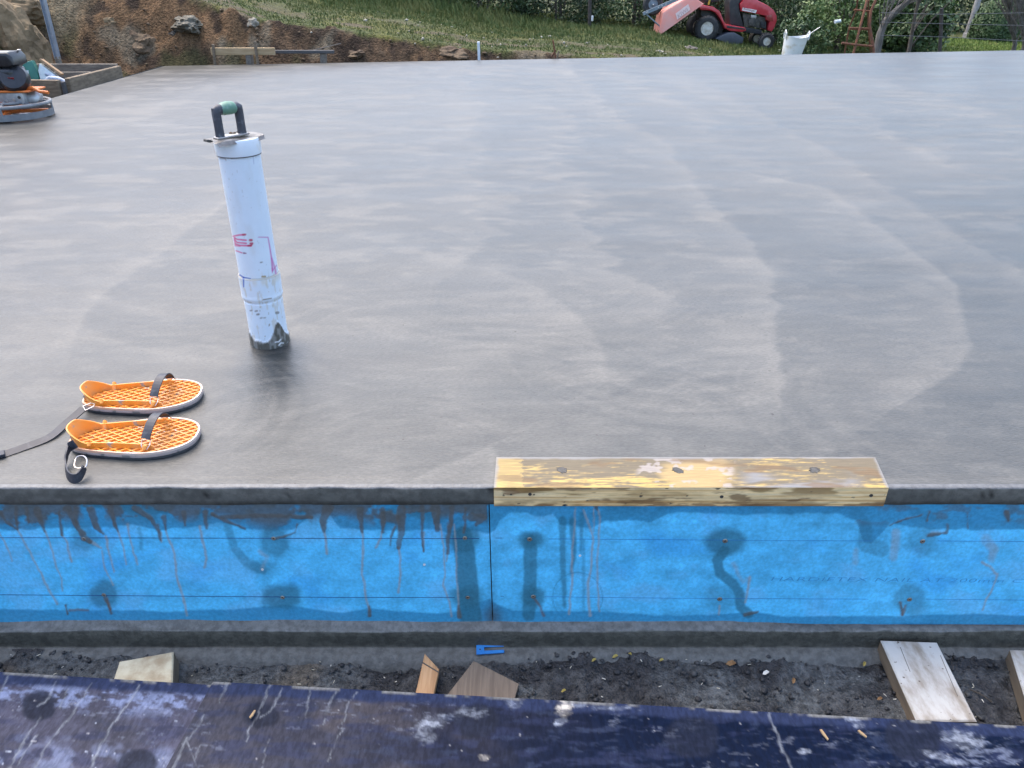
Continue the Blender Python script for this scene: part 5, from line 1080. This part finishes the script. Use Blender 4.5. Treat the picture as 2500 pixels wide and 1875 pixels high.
# ================================================================== RUSTY TRESTLE
YT = 13.0; base = atY(2105, 128, YT); base.z = gz(base.x, base.y)
rt = thing('rusty_trestle', 'rusty steel trestle frame standing in front of the bare tree', 'trestle', base)
def tp(px, py, dy=0): return atY(px, py, YT+dy)-base
def stick(name, pts, r, dy=0, dy1=None):
    b = BM(); n = len(pts); tube(b, [tp(x, y, dy+((dy1 if dy1 is not None else dy)-dy)*i/max(1, n-1)) for i, (x, y) in enumerate(pts)], r, 8); obj(name, b, MAT['rust'], rt, True)
stick('leg', [(2078, 152), (2117, 0), (2125, -30)], .020, 0, .25); stick('leg', [(2135, 152), (2131, 110), (2123, 62), (2126, 28), (2138, 0), (2148, -30)], .022, 0, .25); stick('leg', [(2062, 130), (2073, 68), (2091, 24), (2094, 0), (2096, -30)], .014, .7, .3); stick('leg', [(2127, 145), (2119, 60), (2121, 0)], .012, .7, .3)
stick('rung', [(2085, 24), (2129, 28)], .013, .20); stick('rung', [(2073, 68), (2126, 70)], .013, .1); stick('rung', [(2073, 71.5), (2125, 73)], .010, .15); stick('rung', [(2055, 105), (2086, 109), (2131, 113)], .016, .03)

# ================================================================== VEGETATION
def foliage_mat(name, a, b_, sc=1.2):
    m = M(name, a, b_, rough=.55, scale=sc, spec=.3, ramp=(.4, .62)); return m
foliage_mat('hedge_dark', (.018, .036, .016), (.050, .078, .030), 3.0); foliage_mat('hedge_mid', (.030, .060, .022), (.075, .120, .042), 3.0); foliage_mat('hedge_light', (.055, .098, .028), (.14, .20, .065), 3.0); foliage_mat('hedge_grey', (.032, .048, .028), (.085, .105, .060), 3.0)
M('bark', (.060, .048, .038), (.11, .095, .08), rough=.9, scale=14, stretch=(4, 4, .6), bump=.5, bscale=40)
M('bark_grey', (.14, .13, .12), (.075, .068, .06), rough=.9, scale=14, stretch=(4, 4, .6), bump=.5, bscale=40)
def leaves(P, Nn, ls, seed, asp=.55):
    rs = np.random.RandomState(seed); n = len(P)
    d = Nn+.9*rs.randn(n, 3); d /= np.linalg.norm(d, axis=1, keepdims=True)
    t = np.cross(d, rs.randn(n, 3)); t /= np.linalg.norm(t, axis=1, keepdims=True); s = np.cross(d, t)
    L = (ls*(.6+.8*rs.rand(n)))[:, None]; Wd = L*asp
    V = np.stack([P-t*L*.5, P+s*Wd*.5+d*L*.08, P+t*L*.5, P-s*Wd*.5+d*L*.08], 1)
    F = np.array([[0, 1, 2], [0, 2, 3]])[None]+(np.arange(n)*4)[:, None, None]
    return V.reshape(-1, 3), F.reshape(-1, 3)
def shrub(name, label, x, y, rx, ry, h, n, ls, mat, seed, cat='shrub', grp='shrubs and hedge behind the slab', clumps=34, stems=5, z0=.02, fill=.3):
    t = thing(name, label, cat, (x, y, gz(x, y)), (0, 0, 0), grp); rs = np.random.RandomState(seed)
    th = rs.rand(clumps)*6.283; zz_ = rs.rand(clumps); 
    pr_ = np.sqrt(np.clip(1-np.clip((zz_-.45)/.55, 0, 1)**2.2, .05, 1))*(.72+.28*rs.rand(clumps))*np.where(zz_ < .2, .85, 1)
    Cc = np.stack([rx*pr_*np.cos(th), ry*pr_*np.sin(th), z0+h*(.04+.92*zz_)], -1)
    k = rs.randint(0, clumps, n); sp = .20+.12*rs.rand(clumps)
    u = rs.randn(n, 3); u /= np.linalg.norm(u, axis=1, keepdims=True); rr = (rs.rand(n)**.45)[:, None]
    P = Cc[k]+u*rr*(sp[k]*np.minimum(1.2, h*.75))[:, None]*np.array((1.15*max(1, rx/1.0)**.5, 1.0, .8)); Nn = u.copy(); Nn[:, 2] += .4
    m2 = rs.rand(n) < fill; P[m2] = np.stack([rx*.8*(rs.rand(m2.sum())*2-1), ry*.6*(rs.rand(m2.sum())*2-1), z0+h*rs.rand(m2.sum())*.85], -1)
    P[:, 2] = np.maximum(P[:, 2], .01)
    V, F = leaves(P, Nn, ls, seed+1); raw_np('crown', V, F, mat, t)
    b = BM()
    for i in range(stems):
        a = rs.rand()*6.283; r_ = rs.rand()*.5; tube(b, [(.08*math.cos(a), .08*math.sin(a), -.05), (rx*r_*.4*math.cos(a), ry*r_*.4*math.sin(a), h*.4), (rx*r_*math.cos(a), ry*r_*math.sin(a), h*.85)], [.022, .016, .006], 6)
    obj('trunk', b, MAT['bark'], t, True); return t
# hedge along the back of the grass
HD = [(-3.9, 17.3, 1.1, .8, 1.15, 'hedge_grey', 'low grey-green bush at the left end of the hedge above the bank'),
      (-2.3, 16.9, 1.1, .8, 1.25, 'hedge_dark', 'dark hedge bush above the grass, second from the left end'),
      (-.6, 17.0, 1.1, .8, 1.35, 'hedge_mid', 'rounded dark green hedge bush above the middle of the grass'),
      (.9, 16.9, .95, .8, 1.35, 'hedge_dark', 'dark hedge bush left of the dark fence post'),
      (2.55, 17.4, .9, .8, 1.4, 'hedge_mid', 'hedge bush right behind the tipped wheelbarrow'),
      (3.9, 17.9, 1.1, .7, 1.45, 'hedge_dark', 'dark hedge bush right behind the mower seat'),
      (5.55, 17.9, 1.1, .7, 1.55, 'hedge_mid', 'leafy hedge bush behind the mower bonnet'),
      (6.35, 16.2, .85, .7, 1.45, 'hedge_light', 'bright leafy bush between the mower and the rusty trestle'),
      (5.15, 14.9, .42, .4, .62, 'hedge_mid', 'small leafy bush right of the white tub')]
for i, (x, y, rx, ry, h, mt, lab) in enumerate(HD): shrub('hedge_bush', lab, x, y, rx, ry, h, int(5200*rx*h*(1 if i < 8 else 1.5)), .062 if mt != 'hedge_light' else .075, MAT[mt], 700+i)
RB = [(8.0, 17.0, .55, .5, 1.5, 'hedge_light', 'tall pale green leafy bush right of the bare tree'),
      (7.35, 15.4, .55, .45, 1.05, 'hedge_mid', 'dark leafy bush behind the rusty trestle'),
      (8.75, 18.6, .6, .5, 1.6, 'hedge_light', 'pale ivy-like bush by the wire fence post'),
      (9.6, 25.0, 1.6, .9, 1.7, 'hedge_grey', 'grey-green bush beyond the small lawn, left of the pale log'),
      (12.0, 26.5, 1.8, .9, 1.8, 'hedge_grey', 'dull green bush far beyond the lawn behind the pale log'),
      (15.6, 23.5, 1.3, .9, 1.6, 'hedge_dark', 'dark bush at the far right behind the bare twigs'),
      (17.5, 26.0, 1.8, 1.0, 2.0, 'hedge_dark', 'dark bush at the right frame edge, farthest back')]
for i, (x, y, rx, ry, h, mt, lab) in enumerate(RB): shrub('leafy_bush', lab, x, y, rx, ry, h, int(3600*rx*h+1500), .085, MAT[mt], 730+i)
# second, unbroken row far behind that closes the view (reads as one mass)
rs = np.random.RandomState(77); n = 26000; fx = rs.uniform(-9, 24, n); fy = 20.5+.42*np.clip(fx-3, 0, 30)+rs.randn(n)*.35; zt = terrain_z(fx, fy); hmax = 1.0+.8*fbm(fx*.8, fx*0, 78, 3)
P = np.stack([fx, fy, zt+hmax*rs.rand(n)**.8], -1); V, F = leaves(P, np.tile(np.array([[0, -.6, .5]]), (n, 1)), .13, 79)
tag(raw_np('far_thicket', V, F, MAT['hedge_dark']), kind='stuff')
# clipped dome hedge on the lawn
def dome(px, py, rx, h, label, seed):
    p = at(px, py, -.72); x, y = p.x, p.y; t = thing('clipped_hedge', label, 'hedge', (x, y, gz(x, y))); rs = np.random.RandomState(seed); n = 9000
    th = rs.rand(n)*6.283; z = rs.rand(n)**.8; rad = np.sqrt(np.clip(1-z**3, 0, 1))*(.93+.1*rs.rand(n)); P = np.stack([rx*rad*np.cos(th), rx*.9*rad*np.sin(th), h*z], -1); Nn = np.stack([np.cos(th), np.sin(th), z], -1)
    V, F = leaves(P, Nn*2, .06, seed); raw_np('crown', V, F, MAT['hedge_mid'], t)
    b = BM(); lathe(b, [(rx*.8, .0), (rx*.85, h*.5), (rx*.55, h*.85), (.1, h*.92)], 16); obj('inner_mass', b, MAT['hedge_dark'], t, True)
dome(2425, 101, .62, 1.05, 'rounded clipped hedge at the back of the small lawn', 801)
# bare tree with a leaning trunk
def bare_tree(name, label, px, py, Yd, spec, seed, mat, r0=.06, twigs=40):
    b0 = atY(px, py, Yd); b0.z = gz(b0.x, b0.y); t = thing(name, label, 'tree', b0); rs = random.Random(seed)
    pts = [atY(x, y, Yd)-b0 for x, y in spec]; pts = [Vector((pts[0].x, 0, -.05))]+pts
    b = BM(); n = len(pts); tube(b, pts, [r0*(1-.55*i/(n-1)) for i in range(n)], 9); obj('trunk', b, mat, t, True)
    b = BM()
    for k in range(twigs):
        f = rs.uniform(.25, 1)*(n-1); i = min(n-2, int(f)); p = pts[i].lerp(pts[i+1], f-i); d = (pts[i+1]-pts[i]).normalized()
        d = (d+Vector((rs.uniform(-.5, .9), rs.uniform(-.5, .5), rs.uniform(-.05, .7)))).normalized(); L = rs.uniform(.35, 1.1); r_ = rs.uniform(.006, .016)
        m1 = p+d*L*.5+Vector((rs.uniform(-.06, .06), rs.uniform(-.06, .06), 0)); e = p+d*L+Vector((rs.uniform(-.1, .15), rs.uniform(-.1, .1), rs.uniform(-.02, .14)))
        tube(b, [p, m1, e], [r_, r_*.7, r_*.25], 5)
        for j in range(3):
            s = m1.lerp(e, rs.random()); d2 = (d+Vector((rs.uniform(-.7, .7), rs.uniform(-.5, .5), rs.uniform(-.1, .6)))).normalized(); l2 = rs.uniform(.15, .45); tube(b, [s, s+d2*l2*.6, s+d2*l2+Vector((0, 0, .03))], [r_*.4, r_*.3, r_*.12], 4)
    tag(obj('crown', b, mat, t), kind='stuff')
bare_tree('bare_tree', 'leaning bare tree trunk with thin twigs behind the rusty trestle', 2140, 128, 14.2, [(2142, 118), (2150, 80), (2163, 50), (2185, 28), (2215, 5), (2245, -25)], 3, MAT['bark_grey'], .075, 46)
bare_tree('bare_tree', 'thin dark bare stem right of the leaning trunk', 2218, 128, 14.6, [(2220, 118), (2228, 70), (2238, 20), (2244, -20)], 5, MAT['bark'], .04, 14)
bare_tree('bare_shrub', 'tangle of bare grey twigs at the right edge beyond the lawn', 2478, 112, 17.5, [(2478, 108), (2470, 60), (2462, 20), (2450, -20)], 7, MAT['bark_grey'], .05, 60)
bare_tree('bare_shrub', 'second tangle of bare twigs cut off by the right frame edge', 2505, 112, 17.0, [(2502, 108), (2495, 60), (2485, 20), (2480, -20)], 9, MAT['bark_grey'], .05, 60)
# pale leaning log and concrete block on the lawn
M('pale_log_bark', (.30, .29, .28), (.20, .19, .18), rough=.85, scale=12)
p = at(2362, 84, -.68); lg = thing('leaning_log', 'pale grey log leaning upright at the back of the small lawn', 'log', (p.x, p.y, gz(p.x, p.y)))
e = atY(2390, -5, p.y)-lg.location; b = BM(); tube(b, [Vector((0, 0, -.02)), e*.5+Vector((.01, 0, 0)), e, e*1.3], [.10, .085, .075, .07], 10); obj('log', b, MAT['pale_log_bark'], lg, True)
p = at(2361, 93, -.69); cb = thing('concrete_block', 'small grey concrete block at the foot of the pale log', 'block', (p.x, p.y, gz(p.x, p.y)), (0, 0, .2)); b = BM(); box(b, (0, 0, .07), (.19, .16, .16), .012, None, 2); obj('block', b, MAT['pale_log_bark'], cb)
# fence posts with wire
M('post_dark', (.035, .030, .026), (.06, .05, .045), rough=.85, scale=10); M('insulator', (.7, .7, .68), rough=.4)
fp_ = thing('fence_post', 'dark thin fence post with white insulator in front of the hedge', 'post', atY(1440, 58, 15.9)); fp_.location.z = gz(fp_.location.x, fp_.location.y)
o_ = fp_.location
b = BM(); tube(b, [Vector((0, 0, -.1)), atY(1440, 0, 15.9)-o_, atY(1441, -40, 15.9)-o_], .034, 8); obj('shaft', b, MAT['post_dark'], fp_, True)
b = BM(); c3 = atY(1446, 45, 15.88)-o_; lathe(b, [(.01, -.05), (.022, -.04), (.022, .04), (.01, .05)], 10, Matrix.Translation(c3)); obj('insulator', b, MAT['insulator'], fp_, True)
wf = thing('wire_fence', 'wire fence running past the small lawn at right', 'fence', atY(2297, 122, 14.0)); wf.location.z = gz(wf.location.x, wf.location.y); o_ = wf.location
M('fence_wire', (.20, .20, .20), rough=.5, metal=.6)
for px in (2297, 2580):
    b = BM(); tube(b, [atY(px-4, 140, 14)-o_, atY(px, 80, 14)-o_, atY(px+2, 20, 14)-o_], .030, 8); obj('post', b, MAT['post_dark'], wf, True)
for y0, y1 in ((35, 30), (58, 64), (90, 104)):
    b = BM(); tube(b, [atY(2150, y0-4, 14.0)-o_, atY(2297, y0, 13.96)-o_, atY(2580, y1, 13.96)-o_], .004, 5); obj('wire', b, MAT['fence_wire'], wf)
# small can left in the bush
p = atY(2045, 52.5, 15.35); cn = thing('drink_can', 'small pale crushed can caught in the bush left of the trestle', 'can', p, (0, R(85), R(20)))
b = BM(); lathe(b, [(.025, -.06), (.033, -.052), (.033, .0), (.030, .01), (.033, .052), (.025, .06)], 16); obj('body', b, MAT['white_paint'], cn, True)
# straw and grit scattered over the dirt (one mass)
rs = np.random.RandomState(31); n = 130; lx = rs.uniform(-1.3, 1.3, n); ly = rs.uniform(1.05, 1.32, n); lz = -.476+.050*(fbm(lx*6, ly*6, 200, 5, .55)-.5)+.008
b = BM()
for k in range(n):
    L_ = rs.uniform(.002, .009); box(b, (lx[k], ly[k], lz[k]), (L_, rs.uniform(.0008, .0018), .0008), 0, rs.uniform(0, 3.1))
M('straw', (.42, .38, .28), (.6, .58, .52), rough=.8, scale=60); tag(obj('straw_litter', b, MAT['straw']), kind='stuff')
